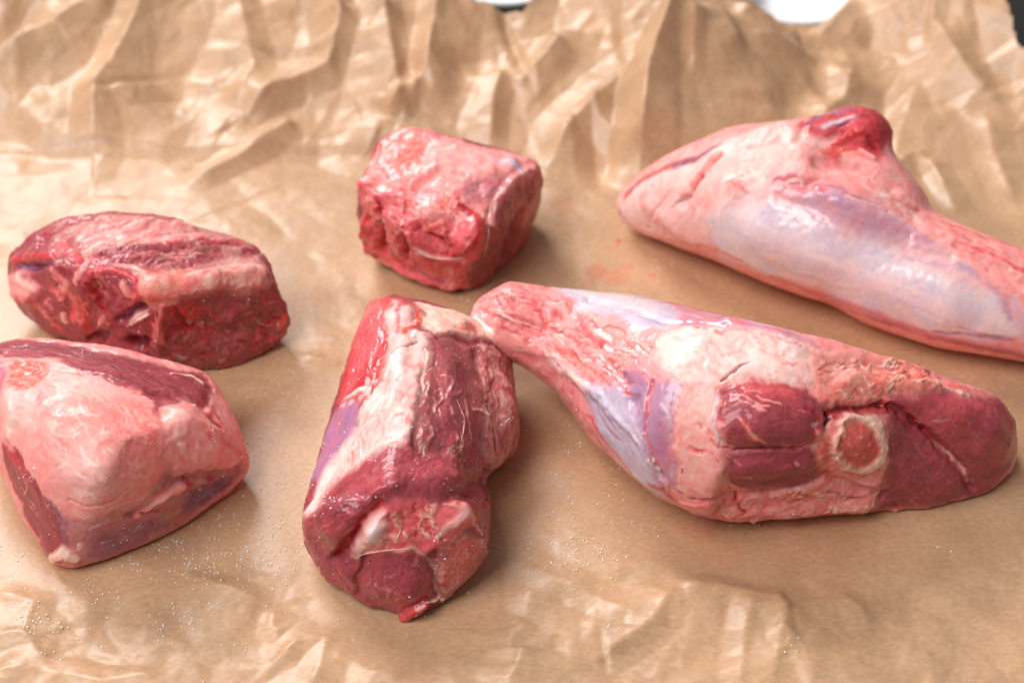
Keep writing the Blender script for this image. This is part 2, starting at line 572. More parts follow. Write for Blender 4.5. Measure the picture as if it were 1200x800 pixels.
# ------------------------------------------------------------------ meat: solid hulls, remeshed, then sculpted and coloured
C = {k: lin(v) for k, v in dict(
    muscle=(172, 72, 80), muscle_d=(138, 56, 64), muscle_b=(194, 72, 74), red=(205, 52, 54), crimson=(150, 28, 42),
    blood=(70, 10, 16), pink=(236, 120, 120), palepink=(243, 172, 164), fat=(242, 208, 198), cream=(244, 208, 190),
    peach=(236, 158, 140), mauve=(196, 124, 144), purple=(168, 116, 150), lilac=(198, 170, 192), silver=(212, 200, 212),
    plum=(120, 60, 78), bone=(238, 174, 150), marrow=(204, 104, 96), orange=(220, 98, 72), brown=(136, 76, 70),
    tan=(200, 140, 130), rose=(226, 88, 96), white=(250, 240, 236), coral=(230, 92, 84)).items()}
# tissue: two colours, mottle scale mm, relief mm, relief scale mm, gloss, grain
T = {
    'muscle':  ('muscle', 'muscle_d', 5, .25, 2.2, .55, 1.0),
    'muscle_d': ('muscle_d', 'muscle', 5, .25, 2.2, .55, 1.0),
    'muscle_b': ('muscle_b', 'rose', 4, .30, 2.4, .6, .9),
    'red':     ('red', 'muscle_b', 3, .30, 2.0, .8, .7),
    'crimson': ('crimson', 'red', 3, .35, 2.0, .8, .7),
    'blood':   ('blood', 'crimson', 3, .3, 2.0, .9, .4),
    'pink':    ('pink', 'palepink', 5, .40, 4, .6, .45),
    'rose':    ('rose', 'pink', 4, .35, 3, .6, .6),
    'palepink': ('palepink', 'pink', 5, .35, 4, .38, .4),
    'fat':     ('fat', 'palepink', 7, .30, 4, .28, .35),
    'cream':   ('cream', 'peach', 5, .35, 4, .4, .5),
    'peach':   ('peach', 'coral', 4, .40, 3, .45, .7),
    'coral':   ('coral', 'peach', 3, .40, 3, .6, .7),
    'mauve':   ('mauve', 'rose', 6, .10, 4, .8, .3),
    'purple':  ('purple', 'mauve', 7, .10, 5, .85, .25),
    'lilac':   ('lilac', 'silver', 7, .10, 5, .85, .25),
    'silver':  ('silver', 'fat', 8, .10, 6, .9, .25),
    'plum':    ('plum', 'purple', 5, .15, 3, .7, .5),
    'bone':    ('bone', 'cream', 4, .15, 2, .35, .8),
    'marrow':  ('marrow', 'coral', 2.2, .25, 1.8, .5, .8),
    'brown':   ('brown', 'muscle', 4, .25, 2.5, .5, .9),
    'tan':     ('tan', 'muscle', 4, .30, 2.5, .5, .8),
    'orange':  ('orange', 'red', 3, .35, 2.5, .75, .5),
    'white':   ('white', 'fat', 6, .1, 3, .8, .2),
}


class Piece:
    def __init__(self, name, label, hulls, vox=1.6, rounds=8, seed=1, base='muscle', axis=(1, 0, 0), warp=1.0, grow=0.0, lump=(0.8, 16), rough=1.0):
        self.rough = rough
        self.name, self.label, self.seed = name, label, seed
        bm = bmesh.new()
        for pts in hulls:
            if grow:
                cc = np.mean(pts, 0)
                pts = [np.array(q) + (np.array(q) - cc) / np.linalg.norm(np.array(q) - cc) * grow * .001 for q in pts]
            vs = [bm.verts.new(Vector(p)) for p in pts]
            r = bmesh.ops.convex_hull(bm, input=vs, use_existing_faces=False)
            dead = [g for g in r['geom_interior'] + r['geom_unused'] if isinstance(g, bmesh.types.BMVert) and g.is_valid]
            if dead:
                bmesh.ops.delete(bm, geom=list(set(dead)), context='VERTS')
        me = bpy.data.meshes.new(name); bm.to_mesh(me); bm.free()
        o = bpy.data.objects.new(name, me); COL.objects.link(o)
        m = o.modifiers.new('r', 'REMESH'); m.mode = 'VOXEL'; m.voxel_size = vox * 0.001; m.adaptivity = 0
        m = o.modifiers.new('s', 'SMOOTH'); m.factor = 0.6; m.iterations = rounds
        m = o.modifiers.new('u', 'SUBSURF'); m.levels = 2; m.render_levels = 2
        dg = bpy.context.evaluated_depsgraph_get()
        me2 = bpy.data.meshes.new_from_object(o.evaluated_get(dg), depsgraph=dg)
        self.bvh = BVHTree.FromObject(o, dg)
        bpy.data.objects.remove(o)
        nv = len(me2.vertices)
        V = np.empty(nv * 3, np.float32); me2.vertices.foreach_get('co', V)
        N = np.empty(nv * 3, np.float32); me2.vertices.foreach_get('normal', N)
        F = np.empty(len(me2.loops), np.int32); me2.loops.foreach_get('vertex_index', F)
        self.V = V.reshape(-1, 3).astype(float)
        self.N = N.reshape(-1, 3).astype(float)
        self.F = F.reshape(-1, 4)
        bpy.data.meshes.remove(me2)
        n = len(self.V)
        P = self.V
        w = np.stack([fbm(P, .011, 3, seed + k) for k in (1, 2, 3)], 1) * 0.0028 * warp
        w += np.stack([noise(P, .0028, seed + k) for k in (4, 5, 6)], 1) * 0.0010 * warp
        self.W = P + w
        ax = np.array(axis, float); ax /= np.linalg.norm(ax)
        self.axis = ax
        self.col = np.zeros((n, 3)); self.disp = fbm(P, lump[1] * .001, 2, seed + 40) * lump[0] * .001; self.gloss = np.zeros(n); self.grain = np.zeros(n)
        self.parts = {}
        self.threads = []
        self.tn = {}
        self.rel = np.zeros(n)
        self.WS = self.V * 0.45 + self.W * 0.55
        self.order = np.argsort(self.WS[:, 0])
        self.sx = self.WS[self.order, 0]
        self.apply(np.arange(n), np.ones(n), base)

    def box(self, lo, hi):
        c = self.order[np.searchsorted(self.sx, lo[0]):np.searchsorted(self.sx, hi[0])]
        q = self.WS[c]
        return c[(q[:, 1] > lo[1]) & (q[:, 1] < hi[1]) & (q[:, 2] > lo[2]) & (q[:, 2] < hi[2])]

    def hit(self, px, py):
        d = ray(px, py)
        loc, nrm, i, _ = self.bvh.ray_cast(Vector(CAM), Vector(d))
        if loc is None:
            # slide onto the nearest surface point of that line
            best = None
            for s in np.linspace(0.55, 1.15, 61):
                q = CAM + d * s
                l2, n2, _, dist = self.bvh.find_nearest(Vector(q))
                if best is None or dist < best[2]:
                    best = (l2, n2, dist)
            loc, nrm = best[0], best[1]
        return np.array(loc), np.array(nrm)

    def pattern(self, fibre):
        """mottle and relief noise, shared by the tissues of this piece; stretched along the fibre if one is given"""
        key = None if fibre is None else tuple(np.round(fibre, 2))
        if key in self.tn:
            return self.tn[key]
        s = self.seed * 31 + len(self.tn) * 7
        Q = self.W
        if fibre is not None:
            f = np.asarray(fibre, float)
            f = f / np.linalg.norm(f)
            Q = Q - np.outer(Q @ f, f) * 0.86
        n8, n4 = noise(Q, .008, s), noise(Q, .004, s + 1)
        n2, n1, n05 = noise(Q, .002, s + 2), noise(Q, .0011, s + 4), noise(Q, .0006, s + 5)
        self.tn[key] = (n8, n4, n2, n1, n05)
        return self.tn[key]

    def apply(self, idx, a, tis, h=0.0, op=1.0, part=None, fibre=None):
        c1, c2, ms, ra, rs, gl, gr = T[tis]
        n8, n4, n2, n1, n05 = [q[idx] for q in self.pattern(fibre)]
        if ms >= 5.5:
            m = 0.75 * n8 + 0.45 * n4 + 0.3 * n2 + 0.2 * n1
        elif ms >= 3.5:
            m = 0.3 * n8 + 0.7 * n4 + 0.5 * n2 + 0.3 * n1
        else:
            m = 0.3 * n4 + 0.8 * n2 + 0.5 * n1
        mix = np.clip(0.38 + (0.5 + 0.6 * gr) * m, 0, 1)[:, None]
        col = (C[c1] * (1 - mix) + C[c2] * mix) * (1 + (0.3 + 0.7 * gr) * (0.13 * n05 + 0.15 * n1 + 0.08 * n2)[:, None])
        rel = (n8 * .5 + n4 * .4 + n2 * .15 if rs > 2.6 else n2 * .6 + n1 * .4) * ra * self.rough * .001
        if part:
            if part not in self.parts:
                self.parts[part] = np.zeros(len(self.V))
            self.parts[part][idx] = np.maximum(self.parts[part][idx], a)
        elif op > 0.8:
            for k in self.parts:
                self.parts[k][idx] *= (1 - a)
        k = a * op
        self.col[idx] = self.col[idx] * (1 - k[:, None]) + col * k[:, None]
        self.disp[idx] += k * h * 0.001
        self.rel[idx] = self.rel[idx] * (1 - k) + rel * k
        self.gloss[idx] = self.gloss[idx] * (1 - k) + gl * k
        self.grain[idx] = self.grain[idx] * (1 - k) + gr * k

    def fdir(self, fb):
        if fb is None: return None
        a, _ = self.hit(*fb[0]); b, _ = self.hit(*fb[1])
        d = b - a
        return d / (np.linalg.norm(d) + 1e-9)

    def poly(self, pts, tis, soft=1.0, h=0.0, op=1.0, part=None, fibre=None, depth=25, cut=0.1):
        hs = [self.hit(*p) for p in pts]
        A = np.array([q[0] for q in hs])
        nrm = np.mean([q[1] for q in hs], 0)
        nrm /= np.linalg.norm(nrm)
        c = A.mean(0)
        u = np.cross(nrm, [0.13, 0.37, 0.9]); u /= np.linalg.norm(u)
        v = np.cross(nrm, u)
        a2 = np.stack([(A - c) @ u, (A - c) @ v], 1)
        R = np.abs(a2).max() + 0.006
        ext = max(R, depth * .001) * 1.5
        idx = self.box(c - ext, c + ext)
        rel = self.W[idx] - c
        near = (np.abs(rel @ nrm) < depth * .001) & ((self.N[idx] @ nrm) > cut) & (np.abs(rel @ u) < R) & (np.abs(rel @ v) < R)
        idx, rel = idx[near], rel[near]
        x, y = rel @ u, rel @ v
        d = np.full(len(idx), 1e9)
        inside = np.zeros(len(idx), bool)
        n = len(a2)
        for i in range(n):
            p, q = a2[i], a2[(i + 1) % n]
            dd, _, _ = seg_dist(x, y, p, q)
            d = np.minimum(d, dd)
            cr = ((p[1] > y) != (q[1] > y)) & (x < (q[0] - p[0]) * (y - p[1]) / (q[1] - p[1] + 1e-12) + p[0])
            inside ^= cr
        sd = np.where(inside, d, -d)
        a = smooth(-soft * .001, soft * .001, sd) * smooth(cut, cut + 0.15, self.N[idx] @ nrm)
        self.apply(idx, a, tis, h, op, part, self.fdir(fibre))

    def stroke(self, pts, r, tis, soft=0.6, h=0.0, op=1.0, part=None, fibre=None, straight=False):
        """r in photograph pixels (number or one per point); soft = share of r that is faded"""
        A = np.array([self.hit(*p)[0] for p in pts])
        if len(A) == 1: A = np.array([A[0], A[0] + 1e-5])
        rr = np.broadcast_to(np.asarray(r, float) * 0.00036, (len(A),)) if np.ndim(r) == 0 else np.asarray(r, float) * 0.00036
        if len(rr) == 1: rr = np.repeat(rr, 2)
        W = self.WS
        lo, hi = A.min(0) - rr.max() * 1.5, A.max(0) + rr.max() * 1.5
        idx = self.box(lo, hi)
        q = np.full(len(idx), 1e9)
        P = W[idx]
        for i in range(len(A) - 1):
            d = A[i + 1] - A[i]
            t = np.clip(((P - A[i]) @ d) / (d @ d + 1e-15), 0, 1)
            dist = np.linalg.norm(P - (A[i] + t[:, None] * d), axis=1)
            rad = rr[i] * (1 - t) + rr[i + 1] * t
            q = np.minimum(q, dist / np.maximum(rad, 1e-5))
        a = smooth(1.0, max(0.0, 1.0 - soft) - 1e-3, q)
        self.apply(idx, a, tis, h, op, part, self.fdir(fibre))

    def push(self, pts, r, h):
        """sculpt only: raise (or sink) a soft ridge of radius r photograph pixels by h mm"""
        A = np.array([self.hit(*p)[0] for p in pts])
        if len(A) == 1: A = np.array([A[0], A[0] + 1e-5])
        R = r * 0.00036
        W = self.WS
        idx = self.box(A.min(0) - R, A.max(0) + R)
        P = W[idx]
        q = np.full(len(idx), 1e9)
        for i in range(len(A) - 1):
            d = A[i + 1] - A[i]
            t = np.clip(((P - A[i]) @ d) / (d @ d + 1e-15), 0, 1)
            q = np.minimum(q, np.linalg.norm(P - (A[i] + t[:, None] * d), axis=1) / R)
        self.disp[idx] += h * .001 * (1 - smooth(0, 1, q))

    def thread(self, pts, r, tis, lift=.5, name='sinew'):
        """a thin strand of sinew lying on the surface, r in mm; built when the piece is finished"""
        self.threads.append((pts, r, tis, lift, name))

    def lines(self, poly_pts, direction, n, r, tis, op=0.5, h=0.0, length=40, wav=4, seed=0):
        """many short streaks scattered inside a photo polygon"""
        rng = random.Random(self.seed * 100 + seed)
        xs = [p[0] for p in poly_pts]; ys = [p[1] for p in poly_pts]
        done = 0
        tries = 0
        while done < n and tries < n * 30:
            tries += 1
            x, y = rng.uniform(min(xs), max(xs)), rng.uniform(min(ys), max(ys))
            ins = False
            for i in range(len(poly_pts)):
                p, q = poly_pts[i], poly_pts[(i + 1) % len(poly_pts)]
                if (p[1] > y) != (q[1] > y) and x < (q[0] - p[0]) * (y - p[1]) / (q[1] - p[1] + 1e-9) + p[0]:
                    ins = not ins
            if not ins: continue
            done += 1
            dx, dy = direction
            L = math.hypot(dx, dy)
            ll = length * rng.uniform(0.4, 1.1)
            ux, uy = dx / L, dy / L
            pts = []
            for s in (-.5, -.17, .17, .5):
                pts.append((x + ux * ll * s - uy * rng.uniform(-wav, wav), y + uy * ll * s + ux * rng.uniform(-wav, wav)))
            rr = r * rng.uniform(0.6, 1.3)
            self.stroke(pts, [rr * .35, rr, rr, rr * .3], tis, 0.8, h, op * rng.uniform(.5, 1.1))

    def finish(self, mats, empty_at=None):
        V = self.V + self.N * (self.disp + self.rel)[:, None]
        V[:, 2] = np.maximum(V[:, 2], 0.0004 + 0.0002 * noise(self.V, .004, 3))
        e = bpy.data.objects.new(self.name, None)
        c = V.mean(0)
        e.location = (c[0], c[1], 0.0)
        e.empty_display_size = 0.02
        COL.objects.link(e)
        tag(e, self.label, 'meat')
        off = np.array([c[0], c[1], 0.0])
        me = mesh_from('flesh', V - off, self.F, M_FLESH)
        add_attr(me, 'tissue', self.col); add_attr(me, 'gloss', self.gloss); add_attr(me, 'grain', self.grain)
        f = bpy.data.objects.new('flesh', me); COL.objects.link(f); f.parent = e
        for key, m in self.parts.items():
            nm, mat, th = mats[key]
            kf = (m[self.F] > 0.3).any(1) & (m[self.F].mean(1) > 0.2)
            if kf.sum() < 40: continue
            F = self.F[kf]
            used = np.zeros(len(V), bool); used[F.ravel()] = True
            new = np.cumsum(used) - 1
            mm = m[used]
            lift = (smooth(0.3, 0.8, mm) * 1.25 - 0.25) * th * 0.001
            pv = V[used] + self.N[used] * lift[:, None] - off
            me = mesh_from(nm, pv, new[F], mat)
            add_attr(me, 'tissue', self.col[used]); add_attr(me, 'gloss', self.gloss[used]); add_attr(me, 'grain', self.grain[used])
            po = bpy.data.objects.new(nm, me); COL.objects.link(po); po.parent = e
        if self.threads:
            fb = BVHTree.FromPolygons([tuple(v) for v in V], [tuple(q) for q in self.F])
            for k, (pts, r, tis, lift, nm) in enumerate(self.threads):
                path = []
                for i in range(len(pts) - 1):
                    for t in np.linspace(0, 1, 7)[(1 if i else 0):]:
                        px, py = pts[i][0] * (1 - t) + pts[i + 1][0] * t, pts[i][1] * (1 - t) + pts[i + 1][1] * t
                        loc, nr, _, _ = fb.ray_cast(Vector(CAM), Vector(ray(px, py)))
                        if loc is not None:
                            path.append(np.array(loc) + np.array(nr) * r * .001 * lift)
                if len(path) < 4: continue
                path = np.array(path)
                for _ in range(2):
                    path[1:-1] = (path[:-2] + 2 * path[1:-1] + path[2:]) / 4
                path += np.stack([noise(path, .006, 70 + k + j) for j in range(3)], 1) * .0003
                n = len(path)
                tv, tf = [], []
                for i in range(n):
                    d = path[min(n - 1, i + 1)] - path[max(0, i - 1)]; d /= np.linalg.norm(d)
                    sd = np.cross(d, [.2, .3, 1]); sd /= np.linalg.norm(sd); up = np.cross(sd, d)
                    rr = r * .001 * (0.25 + 0.75 * math.sin(math.pi * (i + .3) / (n - .4)) ** .6) * (1 + .25 * math.sin(i * 1.7 + k))
                    for j in range(6):
                        a = j * math.pi / 3
                        tv.append(path[i] + (sd * math.cos(a) * 1.3 + up * math.sin(a) * .8) * rr - off)
                for i in range(n - 1):
                    for j in range(6):
                        tf.append((i * 6 + j, i * 6 + (j + 1) % 6, (i + 1) * 6 + (j + 1) % 6, (i + 1) * 6 + j))
                me = mesh_from(nm, tv, tf, M_FAT)
                c1 = C[T[tis][0]]; c2 = C[T[tis][1]]
                mx = np.random.RandomState(k).rand(len(tv), 1) * .6
                add_attr(me, 'tissue', c1 * (1 - mx) + c2 * mx); add_attr(me, 'gloss', np.full(len(tv), .8)); add_attr(me, 'grain', np.full(len(tv), .3))
                po = bpy.data.objects.new(nm, me); COL.objects.link(po); po.parent = e
        return e


def ball_tube(sections, squash=1.0):
    """hulls of a tube from photo pixel pairs: (top outline, bottom outline, lift m) -> list of point lists, one per span"""
    rings = []
    cen = []
    for (tx, ty), (bx, by), lift in sections:
        mx, my = (tx + bx) / 2, (ty + by) / 2
        z = 0.03
        for _ in range(6):
            p = at(mx, my, z)
            depth = (p - CAM) @ FWD
            r = math.hypot(tx - bx, ty - by) * PXM * depth / 2
            z = r * squash + lift
        cen.append((p, r))
    out = []
    for i, (p, r) in enumerate(cen):
        a = cen[max(0, i - 1)][0]; b = cen[min(len(cen) - 1, i + 1)][0]
        d = b - a; d /= np.linalg.norm(d)
        s = np.cross(d, [0, 0, 1]); s /= np.linalg.norm(s)
        u = np.cross(s, d)
        rings.append([p + s * math.cos(k) * r + u * math.sin(k) * r * squash for k in np.linspace(0, 2 * math.pi, 20, endpoint=False)])
    for i in range(len(rings) - 1):
        out.append(rings[i] + rings[i + 1])
    return out, cen


MATS = {'fat': ('fat_layer', M_FAT, .22), 'skin': ('silverskin', M_SKIN, .15), 'bone': ('bone', M_BONE, .3),
        'marrow': ('marrow', M_BONE, .2), 'tendon': ('tendon', M_FAT, .2), 'tendon2': ('tendon', M_FAT, .2), 'cart': ('cartilage', M_FAT, .3), 'cart2': ('cartilage', M_FAT, .3), 'flap': ('meat_flap', M_FLESH, .4)}
#PIECES
# ---------------------------------------------------------------- front shank
def hp(*pts):
    return [at(*p) for p in pts]


def shank_front():
    tube, cen = ball_tube([((556, 350), (562, 384), .026), ((584, 327), (588, 414), .020), ((636, 333), (622, 434), .013),
                           ((708, 338), (668, 468), .004), ((785, 350), (722, 536), .0), ((865, 370), (788, 594), .0),
                           ((902, 385), (838, 606), .0)], 0.95)
    end = hp((850, 368, .070), (905, 386, .071), (960, 406, .066), (1040, 417, .058), (1092, 431, .051),
             (838, 448, .062), (900, 446, .062), (960, 462, .056), (1040, 466, .050), (1095, 462, .044),
             (800, 599, .006), (860, 612, .004), (940, 609, .002), (1000, 603, 0), (1060, 598, 0), (1085, 560, .015),
             (845, 500, .059), (895, 500, .058), (945, 510, .052), (1008, 520, .043), (865, 560, .036), (930, 565, .028), (1000, 565, .020),
             (820, 520, 0), (1000, 490, 0), (1080, 500, 0))
    lobe = hp((1050, 432, .052), (1098, 438, .048), (1130, 453, .044), (1168, 460, .037), (1190, 488, .026), (1194, 522, .014),
              (1187, 554, .001), (1155, 581, 0), (1080, 600, 0), (1030, 603, 0), (1050, 500, 0), (1150, 500, 0), (1185, 525, 0),
              (1040, 466, .052), (1100, 474, .044), (1158, 486, .038), (1184, 520, .026))
    p = Piece('lamb_shank', 'front lamb shank with sawn bone ring and white fat cap, lying across the centre right',
              tube + [end, lobe], vox=2.1, rounds=7, grow=.5, lump=(.7, 20), seed=3, base='pink', axis=(1, -.3, 0))
    for pts, r, h in [([(745, 470), (775, 560)], 10, -1.5), ([(860, 597), (940, 594), (1010, 590)], 18, 2.0), ([(852, 578), (900, 576), (965, 556), (1035, 580)], 8, -2.2),
                      ([(875, 482), (935, 490)], 36, 2.4), ([(875, 546), (945, 540)], 24, 1.8), ([(1120, 490), (1150, 505)], 38, 2.6), ([(1075, 555), (1095, 570)], 34, 2.2),
                      ([(1045, 478), (1085, 508), (1110, 530), (1140, 572)], 9, -2.4), ([(985, 450), (1040, 446), (1095, 452)], 16, 2.0), ([(560, 378), (640, 412), (700, 460)], 12, 1.4),
                      ([(570, 362), (640, 385), (700, 405)], 9, -1.2), ([(600, 345), (660, 360)], 14, 1.2), ([(650, 372), (700, 410), (735, 450)], 9, -1.4), ([(780, 390), (860, 388), (940, 412)], 10, 1.0),
                      ([(690, 350), (780, 378), (850, 382)], 8, -.8), ([(1008, 520)], 46, 1.2), ([(1092, 440), (1120, 458)], 8, -1.6), ([(970, 480), (1030, 474)], 9, -1.6), ([(968, 500), (972, 540)], 8, -1.0)]:
        p.push(pts, r, h)
    # body
    p.poly([(548, 340), (600, 320), (655, 330), (690, 350), (700, 420), (640, 440), (590, 420), (552, 385)], 'pink', 3, part='tendon')
    p.poly([(700, 470), (740, 450), (800, 450), (800, 610), (760, 580), (700, 500)], 'lilac', 2)
    p.poly([(640, 340), (720, 350), (790, 375), (785, 440), (740, 432), (700, 432), (650, 400)], 'palepink', 4, op=.8)
    # pale tendon band along the lower edge
    p.lines([(695, 470), (735, 465), (775, 560), (760, 570), (715, 515)], (.7, 1), 30, 3, 'palepink', .4, .1, 60, 4, 70)
    p.stroke([(556, 372), (600, 404), (655, 428), (700, 462), (750, 520), (785, 575)], [11, 12, 12, 10, 5, 3], 'palepink', .8, h=.6, part='tendon')
    p.stroke([(560, 374), (575, 388)], 6, 'white', .8, h=.2)  # white highlight painted on the tip of the band
    p.stroke([(605, 408), (650, 425), (690, 452)], [3, 6, 5], 'white', .9, op=.6)
    p.stroke([(670, 442), (700, 470), (740, 505)], [6, 7, 5], 'fat', .8, op=.7, h=.3)
    # red streaks and tissue of the knuckle
    for pts, r, c, op in [([(565, 362), (590, 378), (622, 386), (645, 395)], 5, 'rose', .9), ([(600, 352), (625, 356), (640, 372), (634, 392)], 5, 'rose', .8),
                          ([(588, 385), (615, 398), (650, 408), (670, 415)], 4, 'red', .5), ([(636, 360), (655, 372), (668, 395), (685, 402)], 4, 'rose', .8),
                          ([(660, 350), (680, 372), (690, 392), (705, 400)], 6, 'rose', .7), ([(560, 355), (585, 345), (610, 345)], 4, 'rose', .5),
                          ([(650, 412), (675, 420), (700, 438), (715, 455)], 4, 'coral', .7), ([(680, 380), (700, 400), (718, 428)], 4, 'red', .4),
                          ([(690, 350), (715, 362), (735, 380)], 5, 'rose', .6), ([(600, 370), (625, 376)], 3, 'red', .4),
                          ([(700, 420), (715, 440), (735, 462)], 3, 'rose', .9), ([(715, 395), (740, 402), (765, 408)], 4, 'coral', .6),
                          ([(720, 415), (745, 420), (765, 418)], 3, 'coral', .6), ([(730, 395), (735, 405), (745, 415)], 3, 'rose', .6)]:
        p.stroke(pts, r, c, .8, h=-.5, op=op)
    for pts, r in [([(655, 388), (660, 400)], 4), ([(700, 385), (712, 398)], 4), ([(590, 372), (610, 380)], 3), ([(770, 400), (772, 408)], 2.5),
                   ([(703, 405), (715, 410)], 4), ([(720, 428), (730, 432)], 4), ([(745, 405), (752, 412)], 4)]:
        p.stroke(pts, r, 'white', .8, h=.4, op=.8)
    p.lines([(560, 345), (690, 345), (760, 400), (760, 450), (640, 425)], (1, .5), 60, 2.6, 'red', .6, -.45, 44, 6, 1)
    p.lines([(560, 345), (690, 345), (760, 400), (760, 450), (640, 425)], (1, .45), 44, 2.2, 'fat', .75, .4, 34, 6, 2)
    # silverskin on the top
    p.poly([(648, 334), (720, 336), (790, 350), (850, 362), (905, 382), (965, 410), (905, 394), (850, 384), (800, 386), (745, 384), (700, 366), (668, 350)], 'lilac', 2, part='skin', cut=-.3)
    p.poly([(655, 338), (720, 341), (768, 352), (772, 370), (720, 366), (690, 356)], 'silver', 3, op=.8, part='skin')
    p.poly([(780, 352), (850, 360), (905, 380), (965, 410), (900, 394), (850, 383), (800, 384)], 'mauve', 3, op=.85, part='skin', cut=-.3)
    p.lines([(700, 345), (850, 365), (940, 398), (860, 382), (740, 378)], (1, .22), 26, 2.2, 'silver', .35, 0, 60, 2, 3)
    p.stroke([(850, 376), (900, 388), (965, 410)], [2, 4, 3], 'mauve', .8, op=.6)
    # purple stripe of muscle under skin
    p.poly([(690, 452), (715, 448), (738, 452), (752, 490), (775, 560), (790, 592), (765, 580), (720, 530), (690, 480)], 'lilac', 3, part='skin')
    p.poly([(728, 432), (745, 428), (758, 444), (785, 446), (796, 470), (797, 575), (782, 572), (756, 535), (750, 490), (735, 456)], 'purple', 4.0, op=.85, part='skin')
    p.stroke([(730, 436), (745, 443), (750, 450)], [6, 8, 4], 'purple', .7)
    p.stroke([(763, 448), (758, 475), (757, 500), (766, 535), (778, 562)], [5, 5, 4, 4, 3], 'mauve', .8, h=-.8)
    p.stroke([(762, 452), (758, 480), (757, 505)], 2.4, 'rose', .8, h=-.5)
    p.stroke([(733, 447), (732, 460), (742, 462)], 3, 'orange', .8, h=-.3)
    p.stroke([(775, 452), (785, 500), (788, 560)], [3, 5, 4], 'lilac', .9, op=.7)
    p.lines([(705, 478), (745, 490), (780, 570), (765, 570), (715, 505)], (.75, 1), 26, 2.2, 'silver', .6, .25, 50, 3, 4)
    p.lines([(705, 478), (745, 490), (780, 570), (765, 570), (715, 505)], (.75, 1), 16, 2.4, 'mauve', .6, -.25, 50, 3, 5)
    p.stroke([(655, 450), (690, 490), (730, 540), (770, 580), (800, 600)], [3, 5, 6, 7, 6], 'rose', .8, op=.75)
    p.stroke([(700, 512), (740, 560), (790, 600), (830, 612)], [3, 4, 6, 5], 'plum', .8, op=.6)
    p.stroke([(762, 568), (778, 575), (790, 585)], 7, 'muscle_b', .8, op=.8)
    p.stroke([(768, 548), (771, 552)], 2.5, 'white', .7); p.stroke([(764, 537), (765, 541)], 2.2, 'white', .7)
    # white fat cap
    p.poly([(776, 388), (800, 386), (850, 383), (905, 392), (955, 410), (975, 440), (950, 452), (900, 447), (860, 450), (800, 452), (780, 440), (770, 415)], 'fat', 2.5, h=.4, part='fat')
    p.poly([(795, 395), (850, 392), (900, 405), (900, 435), (830, 440), (795, 430)], 'white', 5, op=.22, part='fat')
    p.lines([(780, 392), (900, 392), (960, 420), (950, 448), (790, 446)], (1, .2), 30, 5.0, 'palepink', .45, -.08, 36, 8, 40)
    p.lines([(780, 392), (900, 392), (960, 420), (950, 448), (790, 446)], (.4, 1), 16, 4, 'white', .5, .1, 22, 5, 41)
    p.lines([(880, 395), (960, 415), (960, 448), (900, 444)], (1, .3), 26, 2.4, 'coral', .5, -.15, 14, 5, 42)
    p.lines([(797, 456), (848, 456), (846, 570), (800, 574)], (.5, 1), 20, 4, 'pink', .4, -.1, 22, 5, 43)
    p.stroke([(845, 446), (858, 438), (870, 427), (885, 424)], [1.5, 2.4, 2.2, 1.2], 'tan', .6, h=-1.2, op=.9)
    p.stroke([(780, 392), (815, 386), (840, 392), (860, 386), (900, 396), (950, 412)], 2.5, 'palepink', .8, h=.5)
    for x, y, r in [(812, 385, 3), (838, 390, 4), (846, 383, 4), (885, 395, 3)]:
        p.stroke([(x, y), (x + 6, y + 2)], r, 'mauve', .8, h=-.5, op=.7)
    # pink slab of fat left of the cut
    p.poly([(795, 452), (850, 450), (848, 475), (842, 500), (848, 522), (850, 548), (852, 572), (828, 583), (797, 577), (792, 520)], 'palepink', 1.4, h=.5, part='fat')
    p.poly([(797, 455), (838, 456), (834, 500), (840, 560), (800, 570)], 'cream', 4, op=.35, part='fat')
    for pts, r, c in [([(800, 470), (806, 463), (812, 462)], 1.5, 'muscle'), ([(818, 525), (824, 528)], 3.5, 'red'), ([(812, 523), (828, 527)], 4, 'rose'), ([(838, 530), (842, 538)], 3, 'red'),
                      ([(820, 495), (824, 500)], 3, 'coral'), ([(835, 515), (842, 522), (850, 523)], 2.5, 'rose'), ([(832, 505), (835, 515)], 2, 'rose'), ([(798, 548), (800, 552)], 2, 'plum'),
                      ([(826, 488), (830, 505), (836, 512)], 2, 'pink')]:
        p.stroke(pts, r, c, .8, h=-.5, op=.8)
    p.stroke([(842, 462), (836, 490), (846, 518)], [4, 6, 4], 'silver', .8, h=.4, op=.8)
    p.stroke([(797, 577), (812, 582), (828, 584), (842, 575)], 2.2, 'mauve', .7, h=-1.2)
    # muscle window left of the bone
    p.poly([(842, 456), (872, 450), (925, 453), (952, 462), (968, 478), (966, 500), (955, 521), (900, 524), (852, 521), (840, 495)], 'muscle', 1.6, h=.9, fibre=((850, 480), (950, 490)))
    p.poly([(850, 524), (950, 522), (966, 535), (968, 550), (935, 563), (885, 574), (856, 566), (848, 545)], 'muscle', 1.6, h=.7, fibre=((850, 545), (950, 535)))
    p.poly([(880, 452), (925, 456), (935, 475), (895, 480), (865, 465)], 'muscle_b', 4, op=.6, h=.8)
    p.stroke([(868, 480), (905, 486), (935, 490)], [26, 30, 24], 'muscle', 1.0, h=1.8, op=.5)
    p.stroke([(870, 545), (905, 545), (940, 540)], [16, 18, 14], 'muscle', 1.0, h=1.4, op=.4)
    p.stroke([(1120, 495), (1150, 520)], [40, 40], 'muscle', 1.0, h=2.0, op=.5)
    p.stroke([(845, 523), (880, 522), (930, 524), (958, 518)], [2, 3, 4, 3], 'crimson', .9, h=-1.6)
    p.stroke([(940, 480), (955, 492), (950, 512)], [5, 8, 6], 'crimson', .9, op=.8, h=-.6)
